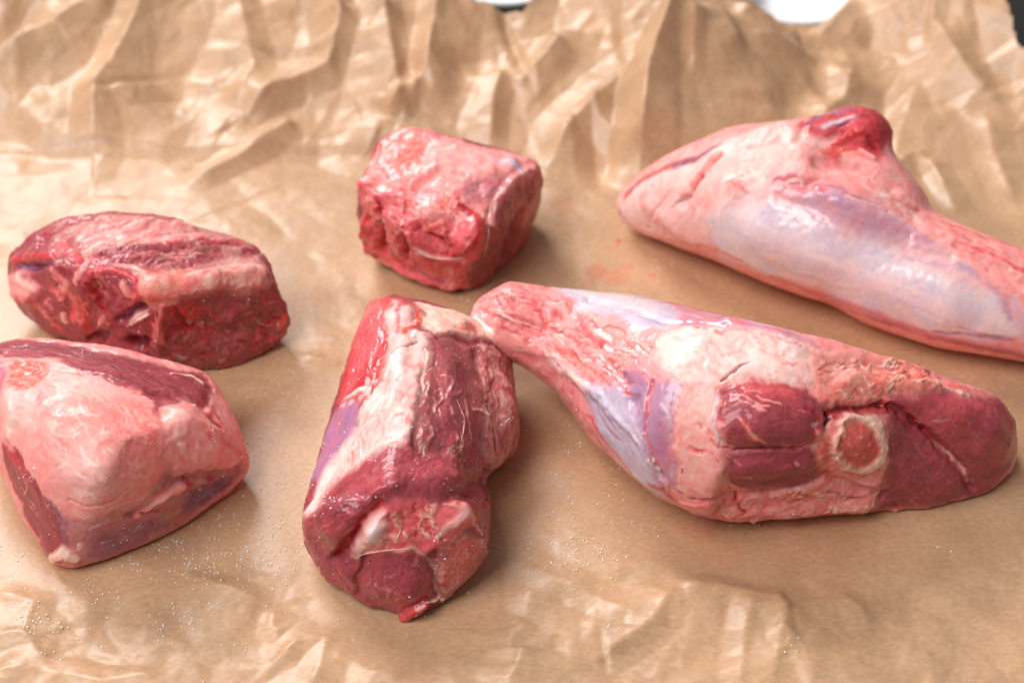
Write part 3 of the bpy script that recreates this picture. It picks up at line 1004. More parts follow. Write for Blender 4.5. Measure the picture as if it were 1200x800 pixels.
    p.stroke([(880, 574), (910, 570), (945, 560), (966, 552)], [1.5, 3, 3, 2], 'blood', .7, h=-1.0)
    for pts in [[(864, 466), (876, 475), (890, 482), (906, 482)], [(862, 475), (880, 482), (895, 486)], [(884, 470), (898, 476), (910, 478)], [(872, 462), (890, 465)]]:
        p.stroke(pts, [1.2, 2.2, 2, 1], 'palepink', .7, h=.5, op=.85)
    p.stroke([(858, 490), (872, 500), (885, 508), (898, 514)], [1.2, 2.4, 2.6, 1.5], 'peach', .6, h=.4)
    p.lines([(848, 460), (960, 470), (955, 518), (850, 515)], (1, .12), 22, 1.6, 'rose', .45, .2, 30, 2, 6)
    p.lines([(856, 530), (950, 530), (940, 558), (870, 566)], (1, -.12), 16, 1.5, 'rose', .35, .15, 26, 2, 7)
    for x, y in [(857, 535), (852, 530), (862, 538), (877, 553), (870, 552), (963, 549), (930, 535)]:
        p.stroke([(x, y), (x + 3, y + 2)], 2.2, 'palepink', .8, op=.7, h=.4)
    p.stroke([(846, 520), (842, 490), (848, 462), (880, 450)], [3, 3, 3, 2], 'crimson', 1.0, op=.5, h=-.8)  # groove shade painted as dark edges round the window muscles
    p.stroke([(850, 572), (885, 577), (940, 566), (970, 553)], [2, 4, 4, 3], 'crimson', 1.0, op=.8, h=-1.2)
    p.stroke([(966, 480), (968, 505), (958, 522)], [4, 5, 4], 'crimson', 1.0, op=.6, h=-.8)
    p.stroke([(875, 462), (900, 458), (925, 462)], [7, 9, 6], 'rose', 1.0, op=.5, h=.4)  # highlight painted on the bulge of the upper muscle
    # orange fat above the bone
    p.poly([(950, 412), (1000, 412), (1045, 418), (1095, 434), (1135, 456), (1100, 462), (1045, 460), (1010, 468), (975, 478), (960, 470), (955, 450)], 'peach', 2.5, h=.6, part='fat')
    p.poly([(955, 410), (1000, 414), (1000, 440), (965, 455)], 'palepink', 6, op=.7, part='fat')
    p.lines([(960, 425), (1090, 432), (1110, 456), (985, 468)], (1, .15), 46, 3.2, 'coral', .75, -.5, 26, 5, 8)
    p.lines([(1020, 420), (1090, 432), (1110, 450), (1040, 440)], (1, .25), 14, 3, 'red', .6, -.4, 18, 4, 9)
    p.lines([(960, 420), (1090, 432), (1110, 456), (985, 462)], (1, .2), 34, 2.6, 'cream', .75, .6, 22, 5, 10)
    p.stroke([(1098, 446), (1112, 458), (1135, 464)], [4, 6, 3], 'fat', .7, h=.5, part='fat')
    p.stroke([(1100, 436), (1122, 450)], [4, 5], 'mauve', .8, op=.8)
    # right-hand muscle lobes
    p.poly([(1040, 460), (1100, 462), (1140, 462), (1170, 468), (1196, 500), (1196, 540), (1160, 580), (1080, 602), (1020, 602), (1040, 575), (1044, 540), (1046, 500)], 'muscle', 2.6, cut=-.3, depth=45, fibre=((1060, 500), (1140, 560)))
    p.poly([(1050, 500), (1090, 510), (1135, 570), (1120, 590), (1060, 600), (1042, 585)], 'muscle_d', 4, op=.6)
    p.poly([(1060, 462), (1150, 466), (1180, 490), (1170, 500), (1090, 490)], 'muscle_b', 6, op=.35)
    p.stroke([(1032, 470), (1060, 482), (1085, 508), (1108, 528)], [4, 6, 5, 3], 'crimson', .9, h=-.6, op=.8)
    p.stroke([(1048, 482), (1068, 492), (1082, 508)], [3, 4, 3], 'blood', .8, h=-1.0, op=.8)
    p.stroke([(1092, 518), (1110, 530), (1125, 548), (1138, 568)], [1.5, 4, 5, 3], 'tan', .7, h=.2, part='tendon2')
    p.stroke([(1112, 532), (1124, 546), (1132, 558)], [2, 3.4, 2], 'palepink', .7, h=.3)
    p.stroke([(1086, 496), (1095, 490), (1110, 486)], [2, 3, 1.5], 'tan', .8, h=-.4, op=.8)
    p.stroke([(1160, 468), (1180, 488), (1186, 505)], [4, 6, 5], 'muscle_b', .9, op=.6, h=-.6)
    p.lines([(1100, 475), (1180, 495), (1180, 545), (1140, 560)], (.6, 1), 26, 1.8, 'tan', .22, .1, 18, 3, 11)
    p.lines([(1055, 510), (1110, 540), (1120, 585), (1055, 590)], (.7, 1), 20, 1.8, 'brown', .35, .1, 18, 3, 12)
    p.lines([(1055, 480), (1160, 475), (1185, 520), (1140, 570), (1060, 595)], (.75, .65), 60, 1.6, 'tan', .28, .12, 26, 2, 44)
    p.lines([(1055, 480), (1160, 475), (1185, 520), (1140, 570), (1060, 595)], (.75, .65), 50, 1.8, 'crimson', .3, -.15, 26, 2, 45)
    for x, y in [(1040, 575), (1035, 585), (1046, 590), (1030, 590), (1050, 560)]:
        p.stroke([(x, y), (x + 4, y + 3)], 4, 'blood', .8, op=.7, h=-.4)
    # bottom fat roll
    p.poly([(798, 584), (828, 586), (855, 575), (885, 576), (940, 566), (972, 553), (1000, 560), (1028, 566), (1042, 588), (1020, 604), (940, 613), (860, 616), (815, 606)], 'pink', 1.5, h=.8, part='fat', cut=-.4)
    p.lines([(830, 586), (960, 565), (1030, 580), (1000, 600), (860, 608)], (1, -.2), 40, 3.2, 'coral', .65, -.5, 24, 6, 13)
    p.lines([(830, 586), (960, 565), (1030, 580), (1000, 600), (860, 608)], (1, -.15), 30, 3.0, 'cream', .7, .6, 22, 6, 14)
    p.stroke([(862, 576), (862, 585), (872, 595)], [2, 3, 2], 'red', .8, h=-1)
    p.stroke([(825, 600), (840, 590), (850, 583)], [6, 7, 4], 'brown', .9, op=.6)
    p.stroke([(820, 598), (825, 606)], 6, 'plum', .9, op=.5)
    p.stroke([(935, 575), (945, 578), (925, 585)], [4, 6, 4], 'red', .9, op=.6)
    p.stroke([(970, 572), (1000, 580), (1030, 578)], [3, 3, 2], 'brown', .8, op=.6, h=-.6)
    p.stroke([(980, 590), (1020, 592)], [4, 4], 'cream', .8, op=.7, h=.5)
    # bone and marrow
    p.poly([(1030, 474), (1060, 476), (1062, 520), (1056, 570), (1040, 596), (1026, 588), (1036, 560), (1044, 530), (1042, 500)], 'muscle_d', 2.4, op=.8)
    p.poly([(966, 478), (1000, 472), (1040, 470), (1050, 482), (1030, 486), (1000, 486), (980, 494), (968, 500)], 'crimson', 1.2, op=.85)
    p.poly([(955, 500), (975, 500), (974, 548), (990, 560), (975, 566), (958, 552)], 'coral', 1.5, op=.9)
    ring = [(1008 + 34 * math.cos(k) + 1.5 * math.sin(3 * k), 521 + 37 * math.sin(k) + 1.5 * math.cos(2 * k)) for k in np.linspace(0, 6.283, 16, endpoint=False)]
    p.poly(ring, 'bone', 1.6, h=.9, part='bone')
    p.stroke([(985, 496), (1010, 487), (1030, 492), (1039, 512), (1037, 535)], 3.4, 'cream', 1.0, h=.3, op=.4, part='bone')  # cream highlight painted along the upper edge of the ring
    p.stroke([(990, 552), (1012, 556), (1030, 548)], [4, 5, 4], 'orange', .8, op=.75)
    p.poly([(1006 + 25 * math.cos(k), 521 + 27 * math.sin(k)) for k in np.linspace(0, 6.283, 14, endpoint=False)], 'marrow', 1.4, h=-1.3, part='marrow')
    for x, y in [(985, 512), (983, 520), (990, 532), (1000, 520), (1010, 515), (1004, 538), (1016, 530), (996, 508), (1020, 512), (1012, 525), (990, 540)]:
        p.stroke([(x, y), (x + 2, y + 3)], 3.0, 'crimson', .9, h=-.5, op=.4)
    for x, y in [(1006, 510), (1018, 520), (1000, 530), (1010, 535), (994, 518)]:
        p.stroke([(x, y), (x + 2, y + 2)], 2.6, 'peach', .8, h=.4, op=.8)
    p.stroke([(966, 486), (975, 482), (1000, 477), (1030, 474), (1042, 476)], [2.5, 4, 3, 4, 2.5], 'blood', .8, h=-1.0, op=.85)
    p.stroke([(970, 483), (972, 492), (968, 500)], [4, 4, 2], 'blood', .6, h=-1.4)
    p.stroke([(958, 505), (965, 520), (968, 540)], [5, 6, 5], 'coral', .8, h=.4)
    p.stroke([(962, 512), (970, 518)], 3, 'red', .8, h=-.4)
    p.stroke([(958, 495), (950, 500)], 3, 'cream', .8, op=.6)
    p.stroke([(1044, 505), (1046, 530), (1040, 555), (1030, 575)], [3, 4, 5, 4], 'muscle_d', 1.0, h=-.5, op=.6)
    return p


# ---------------------------------------------------------------- back shank
def shank_back():
    tube, cen = ball_tube([((729, 228), (727, 257), .003), ((750, 211), (741, 270), .001), ((800, 186), (770, 284), .0), ((880, 152), (832, 306), .0),
                           ((962, 140), (912, 336), .0), ((1030, 178), (975, 360), .0), ((1052, 212), (1005, 372), .0), ((1068, 240), (1035, 386), .0), ((1130, 268), (1105, 408), .0),
                           ((1205, 298), (1190, 422), .0), ((1285, 340), (1272, 436), .0), ((1330, 372), (1324, 424), .0)], 1.0)
    kc = at(1002, 157, .062)
    knob = [kc + np.array([math.cos(a) * math.cos(b) * .0160, math.sin(a) * math.cos(b) * .012, math.sin(b) * .0110]) for a in np.linspace(0, 6.28, 14) for b in (-1.4, -.8, -.3, .3, .8, 1.4)]
    neck = hp((905, 146, .072), (960, 132, .074), (1000, 140, .066), (1020, 185, .058), (940, 190, .07), (1056, 216, .050), (1062, 236, .044), (980, 215, .06), (960, 170, .04), (1030, 200, .035))
    p = Piece('lamb_shank', 'back lamb shank covered in shiny silverskin, its narrow end running off the right edge',
              tube + [knob, neck], vox=2.6, rounds=12, grow=.8, lump=(.4, 24), seed=5, base='palepink', axis=(1, -.3, 0))
    for pts, r, h in [([(890, 275), (1000, 312), (1110, 355)], 42, 2.2), ([(915, 232), (1000, 265), (1110, 305)], 12, -1.0), ([(960, 225), (1080, 275)], 14, 1.4),
                      ([(840, 185), (800, 240)], 9, -2.2), ([(865, 218)], 18, 1.6), ([(960, 192), (1010, 198), (1045, 220)], 12, -2.4), ([(975, 150), (1020, 150)], 26, 2.0),
                      ([(940, 150), (935, 165)], 10, -1.6), ([(1080, 262), (1200, 318)], 12, 1.6), ([(1120, 288), (1200, 335)], 8, -1.4), ([(760, 240), (790, 265)], 22, 1.4)]:
        p.push(pts, r, h)
    p.poly([(725, 240), (760, 205), (830, 175), (930, 140), (960, 170), (930, 210), (860, 240), (830, 290), (770, 290), (730, 262)], 'fat', 4, h=.2, part='fat')
    p.poly([(740, 235), (830, 185), (925, 145), (950, 170), (930, 205), (860, 235), (800, 270)], 'palepink', 8, op=.45, part='fat')
    p.poly([(830, 250), (880, 232), (930, 240), (1000, 280), (1090, 315), (1175, 345), (1195, 390), (1150, 402), (1060, 380), (960, 340), (890, 318), (840, 300)], 'silver', 4, part='skin')
    p.stroke([(900, 250), (960, 275), (1040, 310), (1120, 350)], [14, 22, 20, 14], 'lilac', 1.0, op=.55)
    p.stroke([(870, 265), (930, 280), (1000, 310), (1090, 350)], [8, 10, 9, 8], 'silver', 1.0, op=.6)
    # magenta rim of the left end
    p.stroke([(727, 252), (736, 228), (752, 212), (780, 196), (815, 186), (840, 172)], [6, 8, 9, 9, 8, 4], 'crimson', .9, op=.85)
    p.stroke([(790, 196), (820, 184), (845, 170)], [8, 10, 6], 'plum', .9, op=.7)
    # red groove
    p.stroke([(845, 182), (828, 198), (816, 215), (802, 232), (788, 244)], [5, 8, 6, 3, 1.5], 'coral', .7, h=-1.4)
    p.stroke([(838, 192), (822, 208), (806, 228), (790, 243)], [2.5, 3.5, 2.4, 1.5], 'muscle_b', .7, h=-1.4)
    p.stroke([(776, 262), (780, 275)], [2, 3], 'palepink', .8, h=-.5); p.stroke([(760, 268), (770, 245), (785, 225)], 2.5, 'palepink', .8, h=-.6)
    p.stroke([(855, 212), (870, 216), (875, 224)], [8, 10, 6], 'pink', .9, h=.5)
    p.stroke([(880, 176), (905, 168), (915, 160)], [6, 8, 5], 'palepink', .9, op=.8)
    p.stroke([(840, 170), (880, 150), (905, 144)], [4, 4, 3], 'peach', .9, op=.8)
    p.lines([(740, 230), (830, 190), (900, 165), (930, 200), (850, 250), (780, 275)], (.5, -1), 24, 4, 'palepink', .6, -.15, 34, 8, 1)
    p.lines([(740, 230), (830, 190), (920, 150), (930, 200), (850, 250), (780, 275)], (.6, -1), 14, 5, 'white', .5, .15, 30, 8, 2)
    p.lines([(850, 160), (930, 140), (960, 190), (900, 215)], (.6, -1), 14, 4, 'pink', .6, -.15, 24, 7, 3)
    # purple muscle under the skin
    p.poly([(905, 212), (935, 206), (980, 220), (1030, 245), (1090, 275), (1125, 292), (1090, 292), (1020, 280), (960, 258), (925, 232)], 'purple', 5, op=.85, part='skin')
    p.poly([(905, 212), (925, 206), (960, 212), (975, 225), (940, 230), (918, 224)], 'rose', 2, h=-.8)
    p.stroke([(925, 216), (950, 218), (965, 225)], [4, 5, 3], 'crimson', .9, op=.55, h=-.5)
    p.stroke([(922, 214), (936, 210), (940, 216)], [4, 5, 3], 'fat', 1.0, h=.2, op=.8)
    p.stroke([(990, 228), (1020, 238), (1060, 262)], [2, 3, 2], 'silver', .8, op=.7); p.stroke([(970, 218), (1010, 232), (1040, 250)], [2, 2.5, 2], 'mauve', .8, h=-.6)
    p.stroke([(1040, 268), (1080, 282), (1105, 285)], [3, 4, 2], 'mauve', .8)
    p.lines([(940, 230), (1090, 275), (1110, 290), (1000, 270)], (1, .42), 24, 2.4, 'mauve', .5, -.2, 60, 3, 4)
    p.lines([(860, 260), (960, 275), (1150, 345), (1150, 385), (960, 330)], (1, .38), 12, 6, 'lilac', .25, 0, 130, 3, 5)
    p.lines([(860, 260), (960, 275), (1150, 345), (1150, 385), (960, 330)], (1, .38), 12, 5, 'white', .3, 0, 100, 4, 6)
    p.stroke([(1120, 310), (1155, 325), (1178, 345), (1182, 372)], [5, 8, 9, 7], 'purple', .9, op=.9)
    p.stroke([(1060, 300), (1100, 310), (1140, 318)], [4, 6, 5], 'purple', .9, op=.7)
    p.stroke([(1095, 388), (1140, 392), (1185, 398)], [4, 7, 6], 'purple', .9, op=.9)
    p.stroke([(1120, 380), (1150, 390), (1175, 396)], [2, 3, 2], 'plum', .9, op=.6)
    p.poly([(900, 215), (960, 225), (1060, 262), (1150, 305), (1190, 350), (1185, 385), (1080, 350), (960, 290), (880, 250)], 'silver', 8, op=.35)
    # lower shaded side, redder
    p.stroke([(800, 284), (840, 294), (870, 306)], [5, 8, 5], 'peach', .9, op=.9)
    p.stroke([(900, 322), (960, 345), (1030, 370), (1100, 395), (1180, 412), (1230, 420)], [6, 11, 13, 11, 10, 8], 'mauve', .9, op=.75)
    p.stroke([(960, 350), (1040, 378), (1120, 402), (1230, 424)], [5, 8, 8, 7], 'muscle', .9, op=.6)
    p.stroke([(880, 312), (940, 330), (1000, 350)], [4, 6, 4], 'fat', .9, op=.6)
    # right upper pink
    p.poly([(1030, 215), (1070, 232), (1130, 265), (1210, 296), (1260, 330), (1260, 400), (1205, 405), (1190, 350), (1130, 308), (1080, 272), (1040, 245)], 'palepink', 3, part='fat')
    p.stroke([(1075, 246), (1110, 262), (1160, 280), (1230, 305)], [4, 6, 7, 7], 'coral', .8, op=.85)
    p.stroke([(1120, 282), (1160, 300), (1195, 318), (1240, 340)], [2, 4, 4, 4], 'rose', .8, h=-.6)
    p.stroke([(1090, 258), (1130, 278), (1165, 295)], [2, 3, 2], 'red', .8, op=.5, h=-.4)
    p.lines([(1060, 240), (1130, 270), (1210, 300), (1210, 350), (1120, 295)], (1, .42), 26, 2.8, 'rose', .55, -.3, 40, 3, 7)
    p.lines([(1000, 200), (1060, 225), (1100, 265), (1030, 245)], (1, .6), 20, 3, 'fat', .6, .4, 30, 4, 8)
    p.stroke([(1190, 350), (1198, 375), (1202, 400)], [5, 7, 6], 'lilac', .9, op=.7)
    # knob at the top: crimson muscle round a pale tendon
    p.poly([(932, 140), (985, 122), (1030, 126), (1046, 158), (1030, 192), (1005, 182), (975, 190), (962, 178), (985, 165), (945, 160)], 'muscle_b', 2.2, cut=-.5, depth=50)
    p.poly([(1000, 135), (1035, 132), (1044, 158), (1030, 180), (1005, 172), (1015, 150)], 'crimson', 4, op=.7)
    p.stroke([(945, 145), (965, 133), (998, 129)], [6, 7, 6], 'plum', .8); p.stroke([(950, 142), (975, 132), (995, 130)], [3, 4, 3], 'purple', .8, op=.7)
    p.stroke([(958, 150), (975, 146), (1000, 138)], [8, 9, 6], 'mauve', .9, op=.9, h=.2, part='tendon')
    p.stroke([(962, 150), (978, 146), (998, 140)], [5, 6, 3], 'silver', 1.0, op=.8, part='tendon')
    p.stroke([(978, 152), (990, 148), (996, 145)], [2, 3, 2], 'plum', .7, h=-1)
    p.stroke([(975, 172), (990, 165), (1008, 155)], [6, 7, 5], 'red', .8, h=.5)
    p.stroke([(968, 175), (985, 176)], [5, 5], 'coral', .8)
    p.stroke([(1018, 162), (1025, 172)], [6, 6], 'crimson', .8, h=-1)
    p.stroke([(1012, 178), (1022, 184)], [8, 8], 'palepink', .8, h=.8)
    p.stroke([(988, 182), (1005, 180)], [5, 4], 'peach', .8)
    p.stroke([(933, 140), (940, 146)], 7, 'crimson', .9, op=.7)
    return p


# ---------------------------------------------------------------- long chunk in the middle
def chunk_long():
    body = hp((430, 352, .040), (455, 343, .044), (495, 353, .044), (545, 370, .040), (582, 388, .030), (600, 420, .022),
              (410, 410, .030), (394, 470, .022), (382, 515, .020), (366, 565, .018), (354, 605, .018),
              (470, 420, .053), (480, 500, .055), (520, 420, .052), (540, 500, .048), (450, 570, .053), (520, 575, .047),
              (606, 480, .018), (607, 520, .012), (600, 535, .004), (585, 440, .030),
              (360, 645, .010), (355, 610, .010), (372, 560, .004), (392, 500, .004), (415, 440, .004), (450, 400, 0), (560, 430, 0), (600, 480, 0), (590, 540, 0),
              (400, 670, .0), (380, 590, 0), (560, 560, .02))
    front = hp((400, 590, .044), (430, 596, .045), (480, 588, .047), (545, 590, .042), (420, 625, .036), (480, 630, .035), (545, 612, .036), (568, 632, .024),
               (353, 612, .020), (357, 640, .012), (385, 682, .004), (430, 710, .002), (475, 723, .0), (515, 712, .0), (550, 672, .004), (572, 642, .010),
               (565, 595, .024), (575, 565, .014), (395, 625, .034), (370, 600, .034), (400, 640, 0), (560, 610, 0), (480, 640, 0))
    p = Piece('meat_chunk', 'long lamb chunk in the middle with dark top stripe and round muscle at its front',
              [body, front], vox=1.8, rounds=9, grow=1.0, lump=(1.3, 14), rough=1.5, seed=8, base='muscle', axis=(.15, 1, 0))
    for pts, r, h in [([(498, 430), (486, 520)], 8, -1.4), ([(530, 420), (525, 490)], 16, 1.2), ([(560, 415), (563, 525)], 10, -2.4), ([(588, 450), (592, 500)], 24, 3.0), ([(570, 566)], 24, -5.0),
                      ([(385, 610), (430, 570)], 34, 3.0), ([(440, 592), (415, 622), (393, 658)], 11, -3.0), ([(436, 622)], 20, 3.6), ([(538, 606)], 24, 2.4), ([(478, 612), (490, 630)], 24, -3.2),
                      ([(455, 682), (475, 684)], 36, 3.4), ([(409, 668)], 18, 2.4), ([(508, 652), (514, 700)], 8, -1.8), ([(425, 655), (418, 695)], 6, -1.6), ([(482, 368)], 15, 3.0), ([(453, 385), (430, 455)], 13, -2.6), ([(474, 400), (458, 480), (420, 530)], 15, 2.2),
                      ([(470, 560), (530, 565)], 20, 2.0), ([(440, 535), (500, 525), (545, 540)], 9, -1.6), ([(415, 500), (385, 560)], 10, -1.5), ([(540, 380)], 16, 1.6), ([(515, 395), (550, 398)], 8, -1.4)]:
        p.push(pts, r, h)
    for pts, r, t in [([(535, 470), (545, 490), (540, 520)], .18, 'palepink'), ([(560, 480), (575, 490), (585, 520)], .2, 'palepink'),
                      ([(420, 650), (450, 644), (480, 643)], .25, 'cream'), ([(500, 600), (490, 615), (495, 632)], .2, 'cream'), ([(460, 605), (470, 620), (462, 635)], .2, 'cream'), ([(498, 706), (510, 703), (516, 698)], .5, 'cream')]:
        p.thread(pts, r, t)
    p.poly([(555, 390), (585, 395), (606, 440), (612, 500), (606, 545), (575, 565), (560, 520), (555, 440)], 'tan', 3, cut=-.3)
    # left flank
    p.poly([(425, 352), (455, 340), (468, 360), (462, 400), (450, 440), (425, 470), (396, 480), (400, 440), (412, 400)], 'red', 2, h=-.4, cut=-.2, fibre=((445, 350), (405, 470)))
    p.poly([(430, 352), (455, 344), (455, 380), (432, 420), (405, 470), (396, 470)], 'rose', 3, op=.6)
    p.lines([(430, 352), (455, 350), (450, 430), (405, 470)], (-.35, 1), 22, 2.6, 'rose', .6, .4, 36, 3, 1)
    p.lines([(430, 352), (455, 350), (450, 430), (405, 470)], (-.35, 1), 12, 2.4, 'mauve', .7, -.4, 30, 3, 2)
    p.poly([(388, 490), (405, 470), (425, 470), (416, 500), (392, 538), (372, 575), (366, 560), (378, 520)], 'purple', 1.6, part='skin', cut=-.2)
    p.stroke([(402, 480), (392, 510), (382, 535)], [6, 7, 5], 'mauve', .9, op=.6)
    # white fat
    p.poly([(462, 352), (480, 365), (476, 385), (500, 392), (502, 410), (496, 440), (492, 470), (482, 505), (470, 522), (440, 532), (410, 558), (385, 585), (360, 612), (352, 606), (372, 570), (392, 535), (418, 495), (430, 470), (448, 446), (455, 410), (452, 380)], 'fat', 2.6, h=.3, part='fat')
    p.lines([(460, 360), (496, 400), (490, 470), (440, 525), (390, 580), (420, 495), (452, 430)], (-.5, 1), 26, 4, 'palepink', .7, -.2, 30, 6, 30)
    p.poly([(466, 365), (494, 400), (488, 470), (470, 515), (420, 545), (375, 590), (415, 505), (452, 440)], 'palepink', 5, op=.4, part='fat')
    p.stroke([(455, 440), (465, 420), (470, 445)], [8, 10, 8], 'white', .9, op=.8, h=.5, part='fat')
    p.lines([(430, 470), (470, 440), (478, 500), (440, 525), (400, 560)], (-.6, 1), 20, 3, 'white', .7, .5, 30, 4, 3)
    p.lines([(430, 470), (470, 440), (478, 500), (440, 525), (400, 560)], (-.6, 1), 16, 2.4, 'pink', .6, -.3, 24, 4, 4)
    p.stroke([(470, 488), (478, 495)], [6, 7], 'coral', .9, op=.7); p.stroke([(428, 508), (432, 504)], 4, 'pink', .9)
    p.stroke([(400, 470), (425, 455), (440, 448)], [4, 7, 5], 'fat', .8, h=.8, part='fat')
    for x, y in [(425, 458), (432, 462), (420, 465), (410, 470), (428, 470), (440, 460), (400, 475), (445, 450)]:
        p.stroke([(x, y), (x + 3, y + 2)], 4.5, 'fat', .9, h=.3, op=.7)
    # curl at the back
    p.stroke([(480, 355), (492, 368), (488, 380), (476, 388), (474, 400)], [4, 6, 5, 5, 3], 'orange', .7, h=.6)
    p.stroke([(470, 350), (466, 370), (468, 395)], [4, 5, 4], 'rose', .8, h=.4)
    p.stroke([(488, 390), (484, 398)], [4, 4], 'white', .8, h=.8); p.stroke([(460, 415), (478, 410), (490, 402)], 2, 'mauve', .8, h=-.8)
    # cream back rim
    p.poly([(488, 350), (545, 365), (588, 386), (600, 410), (570, 402), (545, 392), (510, 392), (495, 380)], 'cream', 2, h=.5, part='fat', cut=-.4)
    p.stroke([(535, 385), (555, 388), (562, 398)], [6, 8, 5], 'peach', .9)
    p.stroke([(552, 400), (575, 402), (588, 415)], [5, 6, 4], 'muscle', .8, h=-.6)
    # dark stripe
    p.poly([(505, 398), (535, 392), (556, 405), (560, 440), (556, 500), (540, 530), (505, 545), (482, 540), (484, 510), (496, 475), (498, 430)], 'brown', 2.4, h=-.3, fibre=((520, 410), (510, 530)))
    p.poly([(508, 400), (548, 405), (552, 470), (535, 525), (490, 535), (498, 470)], 'muscle_d', 5, op=.55, fibre=((520, 410), (510, 530)))
    p.poly([(515, 400), (545, 400), (552, 430), (520, 440), (505, 425)], 'brown', 4, op=.5)
    p.stroke([(500, 405), (497, 430), (496, 455)], [2, 2.4, 2], 'cream', .7, h=.4)
    for pts, r in [([(520, 440), (528, 448), (522, 462)], 2.4), ([(535, 450), (540, 458), (532, 466)], 2.2), ([(515, 455), (518, 470), (512, 480)], 2), ([(545, 470), (548, 490), (552, 515)], 3),
                   ([(530, 478), (534, 495), (535, 515)], 3), ([(505, 462), (512, 470), (510, 485)], 2), ([(500, 495), (508, 510), (498, 530)], 3.4), ([(538, 500), (542, 515), (538, 528)], 3),
                   ([(528, 425), (536, 428)], 2), ([(492, 478), (500, 470)], 2)]:
        p.stroke(pts, r, 'tan', .8, h=.6, op=.9)
    p.lines([(505, 410), (552, 410), (552, 510), (490, 530)], (-.1, 1), 36, 1.8, 'tan', .42, .3, 22, 4, 5)
    p.lines([(505, 410), (552, 410), (552, 510), (490, 530)], (-.1, 1), 26, 2.2, 'blood', .3, -.4, 22, 4, 6)
    p.lines([(485, 520), (550, 500), (560, 540), (490, 560)], (-.5, 1), 22, 1.6, 'cream', .6, .3, 18, 5, 7)
    p.stroke([(520, 500), (505, 540), (490, 575)], [20, 20, 10], 'muscle_d', 1.0, op=.3)
    # right flank
    p.lines([(560, 405), (598, 430), (606, 520), (570, 540), (560, 470)], (.1, 1), 30, 3, 'palepink', .5, .5, 44, 4, 8)
    p.lines([(560, 405), (598, 430), (606, 520), (570, 540), (560, 470)], (.1, 1), 24, 2.6, 'muscle', .6, -.6, 40, 4, 9)
    p.stroke([(572, 470), (578, 500), (580, 525)], [4, 5, 4], 'brown', .8, h=-1.2)
    p.stroke([(588, 462), (594, 468)], [7, 7], 'red', .8, h=-.4); p.stroke([(590, 466), (592, 470)], 3, 'crimson', .8, h=-.6)
    p.stroke([(556, 480), (566, 478), (575, 484)], [3, 4, 3], 'cream', .8, h=.6)
    p.stroke([(570, 555), (590, 545), (604, 538)], [3, 4, 3], 'blood', .8, h=-.8, op=.6)
    p.stroke([(566, 552), (572, 575), (566, 590)], [6, 8, 6], 'red', .8, h=-1.2)
    p.stroke([(530, 540), (545, 555), (560, 575)], [5, 8, 6], 'red', .9, op=.5, h=-.6)
    # lower-left muscle
    p.poly([(398, 562), (440, 535), (482, 528), (530, 535), (548, 560), (545, 590), (500, 592), (470, 582), (440, 598), (425, 615), (405, 645), (390, 662), (370, 650), (352, 620), (362, 600)], 'muscle', 2.4, fibre=((365, 620), (470, 550)), cut=-.3)
    p.lines([(400, 565), (470, 535), (520, 545), (430, 595), (390, 650), (360, 620)], (1, -.75), 60, 1.6, 'rose', .5, .15, 34, 3, 10)
    p.lines([(400, 565), (470, 535), (520, 545), (430, 595), (390, 650), (360, 620)], (1, -.75), 36, 2.2, 'muscle', .5, -.3, 34, 3, 11)
    p.lines([(480, 540), (540, 550), (530, 585), (480, 580)], (.6, 1), 20, 2.2, 'muscle_d', .5, -.3, 18, 4, 12)
    p.stroke([(352, 605), (358, 635), (375, 665)], [3, 4, 3], 'palepink', .8, op=.6)
    p.stroke([(448, 588), (428, 600), (415, 622), (400, 640), (390, 655)], [3, 5, 5, 5, 4], 'red', .7, h=-1.6)
    p.stroke([(395, 655), (398, 670), (410, 690)], [2.5, 3, 2], 'crimson', .8, h=-1.0)
    # front end
    p.poly([(440, 594), (480, 588), (545, 590), (560, 605), (545, 625), (515, 645), (420, 645), (425, 615)], 'rose', 2, h=.2)
    p.lines([(450, 598), (510, 595), (515, 635), (450, 640)], (.3, 1), 34, 2.6, 'cream', .65, .5, 14, 5, 13)
    p.lines([(450, 598), (510, 595), (515, 635), (450, 640)], (.3, 1), 18, 2.2, 'crimson', .6, -.7, 12, 5, 14)
    p.poly([(430, 604), (446, 598), (452, 615), (448, 638), (428, 645), (412, 650), (420, 625)], 'fat', 2.2, h=.4, op=.85, part='cart')
    p.stroke([(440, 615), (438, 630)], [7, 7], 'silver', .9, op=.8, part='cart')
    p.stroke([(520, 590), (540, 594), (552, 606), (565, 625)], [3, 6, 5, 2], 'palepink', .9, h=.3, part='cart2')
    p.stroke([(540, 602), (522, 618), (512, 632)], [9, 8, 5], 'fat', 1.0, h=.1, op=.85, part='cart2')
    p.stroke([(414, 652), (445, 645), (480, 642), (500, 650), (510, 668), (512, 690), (518, 705)], [2.5, 2.5, 3, 3, 3, 3, 3], 'cream', .9, h=.3, op=.75)
    p.poly([(395, 655), (412, 652), (428, 656), (420, 680), (415, 700), (398, 688)], 'muscle', 1.2, h=.4)
    p.poly([(430, 655), (455, 646), (485, 648), (503, 664), (508, 690), (500, 708), (470, 718), (435, 706), (418, 690), (422, 668)], 'muscle', 1.3, h=.3)
    p.poly([(440, 655), (485, 652), (500, 675), (470, 690), (435, 680)], 'muscle_d', 4, op=.8)
    p.poly([(440, 695), (470, 690), (500, 700), (480, 718), (440, 708)], 'muscle_b', 4, op=.6)
    p.stroke([(428, 656), (420, 672), (418, 690)], 1.8, 'tan', .7, h=-.5)
    for pts in [[(445, 676), (462, 682), (478, 678)], [(462, 682), (458, 695)], [(462, 682), (475, 692)], [(452, 670), (462, 682)], [(468, 675), (480, 688)]]:
        p.stroke(pts, 1.9, 'tan', .8, h=.3, op=.95)
